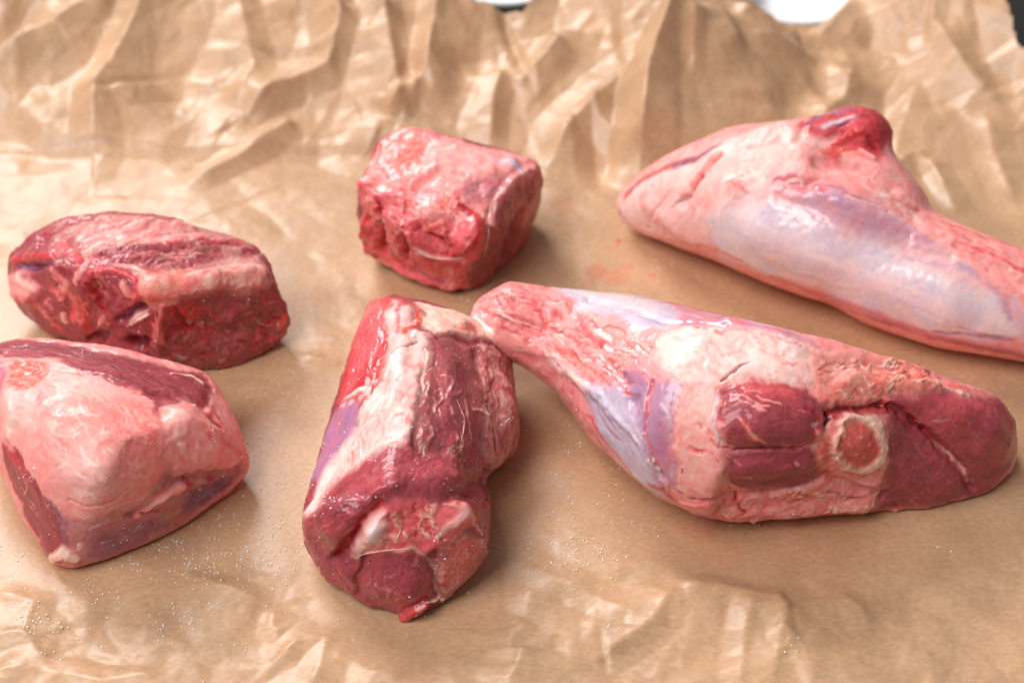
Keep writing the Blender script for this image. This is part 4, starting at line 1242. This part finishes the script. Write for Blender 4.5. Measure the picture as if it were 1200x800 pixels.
    p.lines([(430, 660), (490, 655), (500, 700), (440, 702)], (.5, 1), 26, 1.5, 'tan', .5, .15, 14, 5, 50)
    p.poly([(520, 640), (548, 622), (566, 632), (572, 645), (550, 672), (522, 706), (512, 690), (510, 660)], 'tan', 1.4, h=.3, part='bone')
    p.poly([(525, 642), (550, 626), (563, 640), (550, 665), (522, 690), (515, 665)], 'marrow', 2.2, h=-.3, op=.6, part='bone')
    p.lines([(525, 642), (550, 626), (563, 640), (550, 665), (522, 690), (515, 665)], (.5, 1), 30, 1.6, 'muscle', .5, -.25, 7, 2, 15)
    p.lines([(525, 642), (550, 626), (563, 640), (550, 665), (522, 690), (515, 665)], (.5, 1), 26, 1.6, 'palepink', .6, .15, 7, 2, 16)
    p.stroke([(572, 642), (552, 674), (522, 708)], 2.8, 'cream', .7, h=.5)
    p.stroke([(497, 705), (488, 712), (472, 722)], [6, 7, 4], 'red', .6, h=2.6, part='flap')
    p.stroke([(495, 703), (488, 709)], 2, 'palepink', .7, h=.3)
    p.stroke([(505, 704), (515, 702)], 2, 'cream', .7, h=.5)
    return p


# ---------------------------------------------------------------- small cube at the back
def chunk_cube():
    body = hp((445, 165, .050), (475, 149, .052), (520, 160, .052), (560, 175, .050), (628, 186, .046), (635, 205, .038),
              (425, 210, .044), (418, 235, .036), (430, 262, .022), (432, 295, .006), (450, 310, .001), (500, 330, 0), (545, 343, 0), (575, 325, 0), (612, 292, 0), (632, 240, .010),
              (575, 262, .040), (560, 285, .034), (480, 275, .040), (440, 240, .044), (600, 225, .044), (560, 205, .052),
              (460, 240, 0), (580, 230, 0), (500, 190, .03))
    p = Piece('meat_chunk', 'small blocky chunk of lamb standing alone at the back centre, brown right side',
              [body], vox=1.9, rounds=7, grow=1.2, lump=(1.6, 13), rough=2.0, seed=12, base='brown', axis=(0, 0, 1))
    for pts, r, h in [([(432, 214)], 18, 3.4), ([(446, 240), (449, 295)], 12, -4.4), ([(430, 262), (436, 290)], 11, 2.4), ([(490, 270), (515, 285)], 15, -3.4), ([(552, 262), (548, 285)], 20, 3.2), ([(470, 180)], 30, 2.4),
                      ([(488, 218), (515, 200), (540, 205)], 9, -2.2), ([(465, 312), (530, 334)], 12, 2.2), ([(626, 196), (590, 222), (576, 262)], 9, 1.8), ([(605, 262), (590, 300)], 22, -3.2), ([(470, 285), (478, 305)], 9, -2.4), ([(560, 220)], 14, -1.6), ([(600, 192)], 16, 1.6), ([(455, 232), (475, 238)], 10, 2.0)]:
        p.push(pts, r, h)
    for pts, r, t in [([(480, 232), (510, 250), (535, 248)], .3, 'palepink'), ([(450, 250), (470, 270), (500, 275)], .3, 'pink'), ([(486, 296), (515, 303), (545, 302)], .4, 'fat'), ([(575, 240), (572, 270), (568, 300)], .3, 'cream')]:
        p.thread(pts, r, t)
    p.poly([(438, 168), (475, 146), (520, 158), (560, 174), (630, 186), (622, 205), (575, 240), (555, 262), (500, 250), (450, 235), (425, 220)], 'pink', 2.5, cut=-.3)
    p.poly([(448, 170), (478, 155), (505, 170), (492, 205), (455, 200)], 'coral', 5, op=.75)
    p.stroke([(478, 150), (500, 152), (515, 160)], [4, 5, 3], 'muscle_b', .9, op=.7)
    p.stroke([(445, 170), (440, 195), (455, 215), (485, 225)], [3, 4, 5, 4], 'palepink', .8, h=.6, part='fat')
    p.stroke([(430, 190), (436, 170), (445, 160)], [4, 5, 4], 'crimson', .8)
    p.poly([(505, 162), (560, 174), (625, 186), (615, 200), (560, 205), (520, 205), (500, 190)], 'palepink', 3, part='fat', cut=-.3)
    p.stroke([(515, 175), (530, 172)], [6, 6], 'fat', .8); p.stroke([(500, 200), (508, 196)], [6, 5], 'white', .8, h=.6)
    p.stroke([(575, 190), (600, 195), (610, 205)], [7, 9, 5], 'lilac', .8, part='skin'); p.stroke([(585, 188), (602, 192)], 4, 'purple', .9, op=.6)
    p.poly([(540, 212), (575, 206), (600, 205), (582, 232), (560, 238), (545, 228)], 'plum', 2.5, op=.5, h=-.6)
    p.stroke([(570, 215), (585, 212)], [5, 4], 'rose', .9, op=.8); p.stroke([(590, 205), (575, 228), (568, 250)], [4, 5, 3], 'tan', .9, op=.8)
    p.poly([(470, 215), (530, 215), (545, 240), (530, 262), (480, 255)], 'pink', 4, op=.7)
    p.lines([(470, 210), (540, 215), (545, 255), (480, 255)], (1, .4), 30, 4, 'coral', .7, -.5, 20, 6, 1)
    p.poly([(500, 165), (560, 176), (600, 188), (560, 208), (520, 222), (480, 225)], 'palepink', 5, op=.55)
    # torn front
    p.poly([(418, 225), (440, 235), (470, 232), (500, 258), (545, 262), (568, 260), (560, 290), (548, 343), (500, 332), (450, 312), (432, 296), (428, 265)], 'rose', 2, cut=-.3)
    p.stroke([(420, 215), (440, 228), (462, 232)], [6, 8, 6], 'rose', .8, h=1.2); p.stroke([(425, 212), (436, 216)], [6, 5], 'palepink', .8)
    p.stroke([(440, 235), (448, 262), (446, 292)], [7, 8, 7], 'crimson', .8, h=-2.0); p.stroke([(446, 268), (447, 290)], [6, 6], 'blood', .9, h=-.8)
    p.stroke([(428, 250), (432, 285), (445, 305)], [6, 6, 6], 'red', .8, h=1.0)
    p.stroke([(472, 278), (476, 300)], [7, 7], 'crimson', .8, h=-1.6); p.stroke([(458, 250), (466, 275)], [6, 5], 'palepink', .8, h=.6)
    p.stroke([(492, 262), (510, 280), (530, 290)], [7, 8, 6], 'crimson', .8, h=-1.6); p.stroke([(505, 275), (515, 284)], 4, 'blood', .8)
    p.stroke([(540, 240), (556, 250), (562, 270), (550, 290), (530, 298)], [7, 9, 10, 9, 6], 'red', .8, h=.8)
    p.stroke([(545, 242), (548, 250)], 6, 'crimson', .8); p.stroke([(562, 242), (566, 250)], 4, 'palepink', .8)
    p.stroke([(488, 292), (510, 300), (545, 305)], [6, 7, 5], 'palepink', .8, h=1.0, part='fat'); p.stroke([(492, 293), (498, 296)], 5, 'white', .8, h=.5)
    p.stroke([(470, 262), (490, 272)], [5, 5], 'coral', .8, h=.6); p.stroke([(480, 240), (500, 268), (520, 262)], [4, 5, 4], 'coral', .8, h=.5)
    p.stroke([(440, 305), (470, 318), (500, 328), (530, 336)], [5, 6, 6, 5], 'pink', .8, h=.6)
    p.stroke([(480, 312), (505, 322), (520, 328)], [5, 6, 5], 'plum', .9, op=.7)
    p.stroke([(528, 318), (530, 335)], [5, 6], 'palepink', .8)
    p.lines([(425, 230), (560, 262), (545, 340), (440, 300)], (.5, 1), 46, 4, 'crimson', .55, -.8, 20, 6, 2)
    p.lines([(425, 230), (560, 262), (545, 340), (440, 300)], (.5, 1), 22, 4, 'pink', .6, .8, 16, 6, 3)
    p.stroke([(555, 345), (590, 320), (575, 330)], [8, 8, 8], 'crimson', .9, op=.5)
    # right side
    p.stroke([(628, 195), (600, 215), (580, 235), (574, 262), (572, 290)], [4, 5, 4, 4, 3], 'tan', .8, h=.6)
    p.lines([(585, 235), (628, 205), (625, 260), (580, 320)], (.2, 1), 30, 3, 'muscle_d', .6, -.5, 30, 4, 4)
    p.lines([(585, 235), (628, 205), (625, 260), (580, 320)], (.2, 1), 14, 3, 'tan', .5, .4, 26, 4, 5)
    p.stroke([(625, 188), (632, 200)], [6, 6], 'muscle_b', .9)
    return p


# ---------------------------------------------------------------- left pieces
def chunk_left_back():
    body = hp((40, 275, .036), (70, 256, .040), (130, 249, .043), (180, 251, .044), (228, 264, .042), (300, 290, .034), (318, 318, .032), (332, 350, .022), (341, 378, .012),
              (338, 392, .004), (300, 420, 0), (260, 433, 0), (200, 432, 0), (130, 415, 0), (60, 392, .002), (25, 370, .006), (10, 330, .016), (10, 300, .024), (22, 285, .03),
              (60, 310, .046), (110, 320, .050), (180, 340, .047), (250, 330, .043), (310, 325, .035), (150, 300, .051),
              (90, 340, 0), (230, 350, 0), (300, 370, 0), (180, 300, .01))
    p = Piece('meat_chunk', 'dark red chunk of lamb farthest left at the back, striped with pale fat',
              [body], vox=1.9, rounds=9, grow=1.5, lump=(1.6, 14), rough=2.0, seed=17, base='muscle', axis=(1, 0, 0))
    for pts, r, h in [([(175, 338), (240, 328), (308, 322)], 18, 2.6), ([(205, 385), (260, 388), (320, 375)], 26, -2.4), ([(98, 300), (112, 350), (108, 395)], 15, -1.8), ([(30, 325), (35, 345)], 24, 2.6), ([(120, 298), (200, 292), (300, 296)], 9, -1.8),
                      ([(100, 274), (160, 264), (222, 268)], 12, 1.8), ([(46, 280)], 16, -2.6), ([(150, 345)], 16, 2.6), ([(140, 375), (168, 358)], 9, -2.6), ([(160, 400)], 16, -2.8), ([(186, 375), (188, 410)], 8, 1.8), ([(78, 290)], 16, 2.2), ([(25, 313), (58, 312)], 7, -2.2), ([(60, 365)], 24, 1.8), ([(215, 375)], 16, -2.0), ([(270, 375)], 14, 1.8), ([(315, 395)], 12, -1.6)]:
        p.push(pts, r, h)
    for pts, r, t in [([(150, 382), (160, 372), (176, 362)], .5, 'fat'), ([(120, 372), (116, 384)], .5, 'palepink'), ([(182, 366), (186, 385), (182, 408)], .4, 'pink'), ([(60, 322), (72, 332), (68, 350)], .4, 'palepink')]:
        p.thread(pts, r, t)
    p.poly([(60, 262), (130, 250), (232, 265), (300, 290), (280, 300), (160, 290), (90, 300), (60, 290)], 'tan', 3, cut=-.3)
    p.poly([(90, 268), (140, 256), (228, 268), (250, 280), (160, 284), (100, 292)], 'palepink', 4, op=.6)
    p.stroke([(50, 285), (80, 262), (110, 255)], [9, 10, 6], 'muscle', .8); p.stroke([(48, 288), (55, 278)], [8, 8], 'crimson', .8, h=-1)
    p.stroke([(95, 280), (115, 270), (140, 275), (180, 262)], [9, 10, 9, 6], 'palepink', .8, h=.7, part='fat')
    p.stroke([(130, 262), (175, 256), (228, 268)], [6, 8, 6], 'tan', .9)
    p.stroke([(148, 250), (180, 255), (205, 262)], 2.4, 'muscle', .8); p.stroke([(205, 262), (220, 263), (230, 268)], [5, 6, 5], 'fat', .8, h=.6, part='fat')
    p.stroke([(140, 284), (190, 280), (235, 276)], [7, 7, 5], 'palepink', .9, part='fat'); p.stroke([(170, 276), (225, 274)], 2, 'muscle', .9, op=.5)
    p.stroke([(62, 296), (78, 290), (92, 300)], [9, 11, 8], 'rose', .8, h=.8)
    # dark strip
    p.stroke([(112, 298), (150, 292), (200, 288), (235, 284), (270, 286), (305, 296)], [7, 9, 8, 7, 6, 4], 'muscle_d', .6, h=-.4)
    p.poly([(165, 296), (235, 288), (260, 294), (240, 312), (190, 322), (165, 318)], 'muscle_d', 2.5, h=-.3)
    p.stroke([(130, 290), (200, 284), (280, 284), (308, 296)], 2.4, 'red', .8)
    p.lines([(120, 295), (240, 288), (250, 308), (180, 320)], (1, -.15), 22, 3, 'tan', .5, .4, 22, 4, 1)
    # fat band
    p.poly([(170, 330), (215, 322), (255, 310), (300, 302), (312, 330), (296, 342), (260, 340), (215, 345), (190, 358), (172, 350)], 'cream', 4, h=.4, op=.8, part='fat')
    p.lines([(175, 335), (300, 305), (308, 330), (200, 350)], (1, -.2), 30, 3.4, 'rose', .45, -.2, 30, 4, 60)
    p.poly([(160, 318), (215, 318), (215, 340), (185, 360), (165, 350)], 'peach', 4, op=.7, part='fat')
    p.stroke([(215, 336), (250, 330), (280, 328)], 2, 'coral', .9, op=.6, h=-.4); p.stroke([(200, 345), (240, 335), (290, 332)], 2.4, 'fat', .8, op=.8, h=.4)
    p.stroke([(138, 310), (160, 312), (172, 322)], [5, 6, 4], 'palepink', .8, h=.5); p.stroke([(88, 330), (96, 318), (104, 310)], [5, 7, 5], 'palepink', .8, h=.7)
    p.lines([(90, 270), (230, 268), (300, 295), (250, 318), (120, 305)], (1, -.05), 34, 3, 'palepink', .55, .3, 60, 4, 63)
    p.lines([(90, 270), (230, 268), (300, 295), (250, 318), (120, 305)], (1, -.05), 20, 2.6, 'muscle_d', .5, -.3, 50, 4, 64)
    # left end
    p.stroke([(15, 305), (35, 300), (60, 302)], [6, 7, 6], 'red', .8, h=.5); p.stroke([(22, 312), (40, 316), (58, 308)], [5, 6, 5], 'plum', .8, h=-1.2)
    p.poly([(12, 320), (32, 320), (50, 338), (35, 352), (14, 346)], 'palepink', 2, h=.8, part='fat'); p.stroke([(30, 325), (42, 338)], [7, 6], 'fat', .8, h=.4, part='fat')
    p.stroke([(18, 360), (35, 368), (30, 385)], [9, 9, 6], 'plum', .9, op=.8); p.stroke([(45, 355), (60, 375), (70, 385)], [10, 12, 8], 'muscle_b', .9)
    p.stroke([(62, 318), (75, 330), (70, 348)], [7, 9, 8], 'palepink', .8, h=.6); p.stroke([(74, 368), (76, 376)], [6, 6], 'fat', .8, h=.7)
    p.stroke([(60, 340), (90, 350), (85, 375)], [8, 8, 8], 'rose', .9); p.stroke([(55, 310), (60, 320)], [5, 5], 'blood', .9, op=.7)
    # torn hollow in the middle
    p.stroke([(100, 330), (112, 318), (135, 318), (155, 326), (165, 342), (155, 358)], [5, 6, 6, 6, 6, 5], 'muscle_b', .8, h=1.4)
    p.stroke([(108, 335), (112, 352), (120, 365)], [9, 10, 8], 'crimson', .8, h=-1.6); p.stroke([(110, 328), (114, 345)], [5, 5], 'blood', .9, op=.6, h=-.6)
    p.stroke([(128, 335), (140, 345), (132, 360)], [8, 8, 6], 'mauve', 1.0, op=.6); p.stroke([(146, 336), (155, 344)], [8, 7], 'pink', .8, h=1.0)
    p.stroke([(95, 350), (98, 375), (105, 395)], [7, 8, 6], 'red', .8); p.stroke([(105, 398), (125, 392), (118, 400)], [7, 8, 6], 'blood', .8, h=-1.4)
    p.stroke([(122, 372), (116, 382)], [5, 5], 'palepink', .8, h=.8); p.stroke([(152, 378), (160, 372), (172, 364)], [5, 7, 5], 'fat', .8, h=1.2, part='fat')
    p.stroke([(135, 378), (145, 372), (165, 358)], [5, 6, 5], 'plum', .8, h=-1.4); p.stroke([(150, 400), (165, 405), (172, 395)], [9, 10, 7], 'blood', .8, h=-1.8)
    p.stroke([(178, 372), (185, 385), (182, 405)], [4, 5, 5], 'rose', .8, h=.8); p.stroke([(182, 366), (186, 380)], [3, 3], 'crimson', .8)
    # front face right
    p.poly([(190, 362), (225, 346), (300, 338), (330, 350), (342, 385), (300, 420), (255, 434), (200, 432), (180, 415)], 'brown', 2.5, cut=-.3)
    p.poly([(200, 362), (228, 352), (238, 375), (222, 395), (200, 388)], 'crimson', 3, h=-.8); p.stroke([(212, 370), (216, 388), (232, 380)], [6, 8, 5], 'blood', .9, op=.8)
    p.stroke([(300, 395), (312, 385), (325, 378)], [6, 8, 5], 'crimson', .8, h=-.4); p.stroke([(282, 400), (290, 398)], 4, 'blood', .8); p.stroke([(305, 340), (325, 345), (332, 360)], [5, 6, 5], 'muscle', .8)
    p.stroke([(335, 375), (330, 385)], [7, 6], 'orange', .9, op=.8); p.stroke([(315, 400), (338, 390)], [4, 4], 'muscle_b', .8)
    p.lines([(195, 362), (330, 345), (335, 390), (250, 428), (190, 420)], (1, .2), 60, 3, 'crimson', .6, -.5, 12, 5, 2)
    p.lines([(195, 362), (330, 345), (335, 390), (250, 428), (190, 420)], (1, .2), 60, 3, 'tan', .6, .5, 12, 5, 3)
    p.stroke([(190, 358), (186, 375), (192, 400)], [4, 4, 4], 'pink', .8, h=.7)
    p.lines([(20, 300), (110, 300), (150, 380), (60, 385)], (.6, 1), 40, 3.4, 'palepink', .5, .5, 14, 5, 4)
    p.lines([(20, 300), (110, 300), (150, 400), (60, 385)], (.6, 1), 34, 3.4, 'crimson', .5, -.6, 14, 5, 5)
    return p


def chunk_left_front():
    body = hp((-25, 412, .036), (0, 405, .040), (60, 399, .042), (130, 413, .044), (205, 430, .040), (240, 440, .034), (265, 478, .026), (284, 525, .016), (289, 548, .008),
              (262, 580, 0), (200, 622, 0), (135, 650, 0), (85, 666, 0), (62, 656, .003), (35, 610, .010), (8, 545, .018), (-25, 500, .024),
              (100, 480, .056), (150, 510, .055), (60, 500, .053), (120, 560, .045), (210, 490, .046), (240, 530, .030), (60, 560, .040), (20, 460, .050),
              (-10, 480, 0), (60, 450, 0), (200, 470, 0), (250, 520, 0), (30, 560, 0), (-30, 440, .01))
    p = Piece('meat_chunk', 'nearest left chunk of lamb, domed with smooth pink fat, cut by the left edge',
              [body], vox=1.9, rounds=24, grow=3.0, lump=(1.0, 22), seed=23, base='pink', axis=(1, .2, 0))
    for pts, r, h in [([(0, 425), (95, 436), (165, 458), (240, 478)], 9, -1.4), ([(215, 500), (240, 515)], 26, 2.6), ([(190, 482), (196, 560)], 12, -2.0), ([(160, 505), (150, 530)], 40, -1.8), ([(100, 550)], 30, 1.6), ([(150, 604), (212, 562), (280, 548)], 8, -2.0),
                      ([(8, 520), (42, 566), (90, 640)], 7, -1.4), ([(30, 436)], 18, -1.4), ([(18, 480)], 22, 1.8), ([(190, 580)], 14, 1.6), ([(74, 652)], 12, 1.6), ([(250, 490)], 10, -1.6)]:
        p.push(pts, r, h)
    p.poly([(-20, 405), (60, 398), (150, 415), (250, 440), (290, 530), (290, 555), (200, 625), (120, 655), (60, 640), (0, 520)], 'palepink', 3, part='fat', cut=-.2)
    p.poly([(60, 450), (130, 455), (185, 485), (190, 560), (130, 580), (60, 540)], 'peach', 8, op=.55, part='fat')
    p.poly([(120, 462), (175, 480), (185, 530), (160, 560), (125, 520)], 'pink', 8, op=.75, part='fat')
    p.poly([(150, 475), (180, 490), (182, 520), (160, 525)], 'coral', 6, op=.6, part='fat')
    p.poly([(70, 530), (130, 530), (150, 570), (110, 590), (75, 565)], 'fat', 7, op=.6, part='fat')
    p.poly([(50, 430), (110, 440), (160, 465), (120, 470), (60, 470)], 'fat', 5, op=.5, part='fat')
    p.stroke([(60, 500), (70, 540), (95, 580)], [10, 12, 8], 'fat', 1.0, op=.5, part='fat')  # highlight painted as a pale streak of fat colour
    p.stroke([(10, 465), (20, 485), (12, 500)], [12, 14, 10], 'fat', .9, op=.9, part='fat'); p.stroke([(16, 475), (20, 488)], [5, 5], 'white', .9, part='fat')  # whitish highlight painted on the left bulge
    p.lines([(20, 460), (120, 450), (185, 490), (180, 560), (80, 580)], (.8, .5), 40, 2.0, 'coral', .3, -.1, 40, 6, 61)
    p.lines([(20, 460), (120, 450), (185, 490), (180, 560), (80, 580)], (.7, .6), 40, 2.4, 'white', .35, .1, 30, 6, 62)
    p.poly([(0, 455), (40, 462), (50, 500), (10, 515)], 'fat', 5, op=.6, part='fat')  # broader pale base for the painted highlight at the left
    # muscle along the back edge
    p.poly([(-20, 402), (60, 398), (130, 412), (205, 430), (240, 438), (252, 462), (244, 478), (205, 474), (185, 478), (165, 456), (130, 446), (95, 434), (60, 420), (20, 416), (-20, 424)], 'muscle_d', 1.6, h=-.5, cut=-.4, fibre=((20, 405), (230, 460)))
    p.stroke([(200, 436), (225, 438), (240, 450)], [2, 3.5, 3], 'cream', .7, h=.6)
    p.lines([(0, 405), (120, 415), (240, 445), (240, 470), (150, 445)], (1, .25), 34, 2, 'tan', .4, .2, 26, 3, 1)
    p.stroke([(0, 410), (50, 408), (95, 420)], [2, 2.4, 2], 'tan', .8, op=.6)
    # eye of meat at the left
    p.poly([(12, 422), (30, 418), (52, 424), (54, 440), (40, 454), (18, 456), (8, 445)], 'coral', 1.6, h=-.6)
    p.lines([(12, 424), (50, 426), (40, 452), (15, 452)], (1, -.3), 14, 2.4, 'red', .6, -.3, 16, 3, 2); p.stroke([(-5, 425), (4, 440), (0, 460)], [6, 6, 5], 'mauve', .9)
    p.stroke([(44, 465), (46, 475)], [4, 4], 'rose', .9); p.lines([(60, 440), (180, 480), (180, 560), (60, 540), (20, 470)], (.6, .8), 26, 4, 'cream', .35, .25, 22, 6, 3)
    p.lines([(60, 440), (180, 480), (180, 560), (60, 540), (20, 470)], (.6, .8), 22, 3, 'coral', .3, -.2, 20, 6, 4)
    # striped muscle lower left
    p.poly([(2, 520), (20, 532), (38, 552), (42, 565), (62, 590), (78, 615), (88, 640), (70, 660), (52, 648), (30, 610), (12, 560)], 'muscle', 1.2, h=-.3, fibre=((8, 530), (60, 650)), cut=-.3)
    p.stroke([(8, 526), (20, 545), (30, 560)], [6, 9, 6], 'red', .8, op=.5)
    for pts in [[(6, 525), (15, 570), (35, 615), (58, 652)], [(12, 545), (25, 590), (45, 630)], [(22, 562), (36, 590), (60, 615)], [(38, 560), (26, 580), (40, 602)], [(44, 572), (55, 595), (62, 620)], [(30, 590), (50, 610), (80, 612)], [(36, 555), (30, 570)]]:
        p.stroke(pts, 1.3, 'palepink', .7, h=.2, op=.75)
    p.poly([(62, 590), (75, 600), (92, 612), (92, 630), (78, 640), (68, 615)], 'plum', 2.5, op=.7)
    # folds and the lobe on the right
    p.stroke([(80, 585), (105, 592), (130, 588), (150, 572)], [2, 3, 3, 2], 'pink', .9, h=-.3)
    p.poly([(192, 478), (225, 470), (245, 480), (262, 495), (285, 535), (270, 550), (240, 545), (205, 550), (190, 520)], 'palepink', 3, h=.8, part='fat')
    p.stroke([(195, 490), (210, 485), (205, 515)], [8, 9, 8], 'fat', .9, op=.7, part='fat')
    p.stroke([(236, 480), (248, 492), (256, 500)], [6, 8, 6], 'red', .8, h=-.8); p.stroke([(250, 480), (258, 495)], [4, 4], 'crimson', .8, op=.7); p.stroke([(230, 500), (240, 515)], [7, 7], 'peach', .9)
    p.stroke([(255, 515), (280, 530), (285, 545)], [6, 7, 5], 'coral', .9, op=.7)
    p.lines([(195, 480), (250, 490), (275, 535), (205, 545)], (.7, .7), 22, 3, 'cream', .6, .5, 14, 4, 5)
    # lower side: membranes and purple meat
    p.poly([(85, 608), (120, 600), (165, 590), (185, 565), (215, 552), (286, 545), (290, 560), (230, 602), (140, 650), (90, 668), (80, 640)], 'tan', 3.0, cut=-.4, part='skin')
    p.poly([(95, 612), (165, 595), (200, 590), (140, 648), (95, 662)], 'mauve', 4, op=.6, cut=-.4)
    p.poly([(220, 575), (250, 562), (280, 558), (262, 580), (232, 600), (218, 596)], 'plum', 2, h=-.6, cut=-.3); p.poly([(110, 622), (165, 610), (200, 612), (140, 646), (100, 655)], 'plum', 3, op=.65, cut=-.3)
    p.stroke([(160, 602), (190, 580), (212, 572)], [8, 12, 8], 'palepink', .8, h=.9, part='fat'); p.stroke([(165, 600), (195, 598), (215, 590), (220, 575)], 2.4, 'coral', .8, h=-.6)
    p.stroke([(190, 570), (215, 556), (245, 545)], [2, 3, 2], 'plum', .9, op=.6, h=-.8); p.stroke([(230, 555), (270, 548)], [6, 6], 'tan', .9)
    p.lines([(90, 620), (160, 600), (200, 600), (130, 645)], (1, -.5), 26, 2, 'lilac', .5, .2, 26, 4, 6)
    p.lines([(95, 610), (160, 600), (210, 600), (110, 650)], (.3, 1), 16, 2, 'muscle', .5, -.2, 18, 4, 7)
    p.stroke([(62, 655), (75, 645), (88, 655)], [6, 8, 6], 'cream', .7, h=1.0, part='fat'); p.stroke([(70, 650), (80, 658)], 3, 'coral', .8, op=.7)
    p.stroke([(215, 560), (222, 570)], 4, 'crimson', .8)
    return p


PIECES = []
for make in (shank_front, shank_back, chunk_long, chunk_cube, chunk_left_back, chunk_left_front):
    pc = make()
    pc.finish(MATS)
    PIECES.append(pc)

# ------------------------------------------------------------------ white enamel bowls behind the paper
def bowl(px, py, base_r, top_r, height, label):
    c = at(px, py, 0.008)
    prof = [(0, 0), (base_r * .98, 0), (base_r, .001), (base_r * 1.1, .003), (top_r * .95, height * .8), (top_r, height), (top_r * .995, height + .0015), (top_r * .96, height + .0015),
            (top_r * .9, height * .85), (base_r * 1.05, .006), (base_r * .9, .004), (0, .004)]
    n = 64
    V, F = [], []
    for i in range(n):
        a = 2 * math.pi * i / n
        for r, z in prof:
            V.append((r * math.cos(a), r * math.sin(a), z))
    k = len(prof)
    for i in range(n):
        for j in range(k - 1):
            F.append((i * k + j, ((i + 1) % n) * k + j, ((i + 1) % n) * k + j + 1, i * k + j + 1))
    me = mesh_from('bowl', V, F, M_ENAMEL)
    o = link('bowl', me)
    o.location = (c[0], c[1], -0.006)
    tag(o, label, 'bowl', 'white bowls behind the paper')
    return o


bowl(932, -20, .027, .038, .014, 'largest white bowl showing at the top edge, behind the dip in the paper')
bowl(806, -26, .025, .034, .014, 'white bowl at the top edge just left of the largest bowl')
bowl(590, -36, .025, .034, .014, 'bluish white bowl barely showing at the top centre edge')

# ------------------------------------------------------------------ salt
bpy.context.view_layer.update()
DG = bpy.context.evaluated_depsgraph_get()
rng = random.Random(5)
CL = [  # photo centre, spread, count
    (275, 660, 55, 22, 120), (190, 640, 40, 14, 60), (120, 715, 70, 26, 120), (300, 610, 40, 40, 60), (200, 735, 60, 20, 40), (40, 670, 50, 40, 40),
    (680, 650, 50, 40, 110), (640, 600, 40, 60, 40), (330, 480, 40, 60, 50), (330, 560, 30, 60, 40), (700, 560, 60, 50, 40), (1110, 630, 40, 20, 4),
    (520, 690, 120, 60, 40), (900, 640, 160, 60, 12), (300, 400, 60, 60, 30), (850, 350, 120, 40, 25), (420, 560, 200, 160, 60), (700, 220, 300, 120, 50),
    (200, 300, 150, 60, 60), (140, 380, 120, 40, 50), (450, 460, 60, 40, 50), (460, 560, 80, 50, 60), (60, 580, 60, 60, 30), (900, 500, 120, 60, 14), (560, 500, 40, 40, 30)]
V, F = [], []
CUBE = [(-1, -1, -1), (1, -1, -1), (1, 1, -1), (-1, 1, -1), (-1, -1, 1), (1, -1, 1), (1, 1, 1), (-1, 1, 1)]
CF = [(0, 3, 2, 1), (4, 5, 6, 7), (0, 1, 5, 4), (1, 2, 6, 5), (2, 3, 7, 6), (3, 0, 4, 7)]
from mathutils import Euler
for cx, cy, sx, sy, n in CL:
    clumps = [(rng.gauss(cx, sx), rng.gauss(cy, sy)) for _ in range(max(2, n // 9))]
    for _ in range(int(n * 3)):
        q = rng.choice(clumps)
        px, py = (rng.gauss(q[0], 9), rng.gauss(q[1], 6)) if rng.random() < .65 else (rng.gauss(cx, sx), rng.gauss(cy, sy))
        d = Vector(ray(px, py))
        ok, loc, nr, fi, ho, mt = scene.ray_cast(DG, Vector(CAM), d)
        if not ok or ho.name.startswith('bowl'): continue
        best = (loc, 0, ho.name != paper.name)
        s = rng.choice((.06, .07, .08, .09, .1, .12, .14, .18, .24)) * 0.001
        if best[2] and rng.random() < .45: continue
        e = Euler((rng.uniform(0, 3), rng.uniform(0, 3), rng.uniform(0, 3))).to_matrix()
        k = len(V)
        sq = (rng.uniform(.7, 1.3), rng.uniform(.7, 1.3), rng.uniform(.6, 1.1))
        for c in CUBE:
            V.append(tuple(best[0] + Vector((0, 0, s * .6)) + e @ Vector((c[0] * s * sq[0], c[1] * s * sq[1], c[2] * s * sq[2]))))
        F += [tuple(k + j for j in f) for f in CF]
me = mesh_from('salt', V, F, M_SALT, smooth_shade=False)
so = link('salt_grains', me)
tag(so, 'coarse white salt grains scattered over paper and meat', 'salt', kind='stuff')
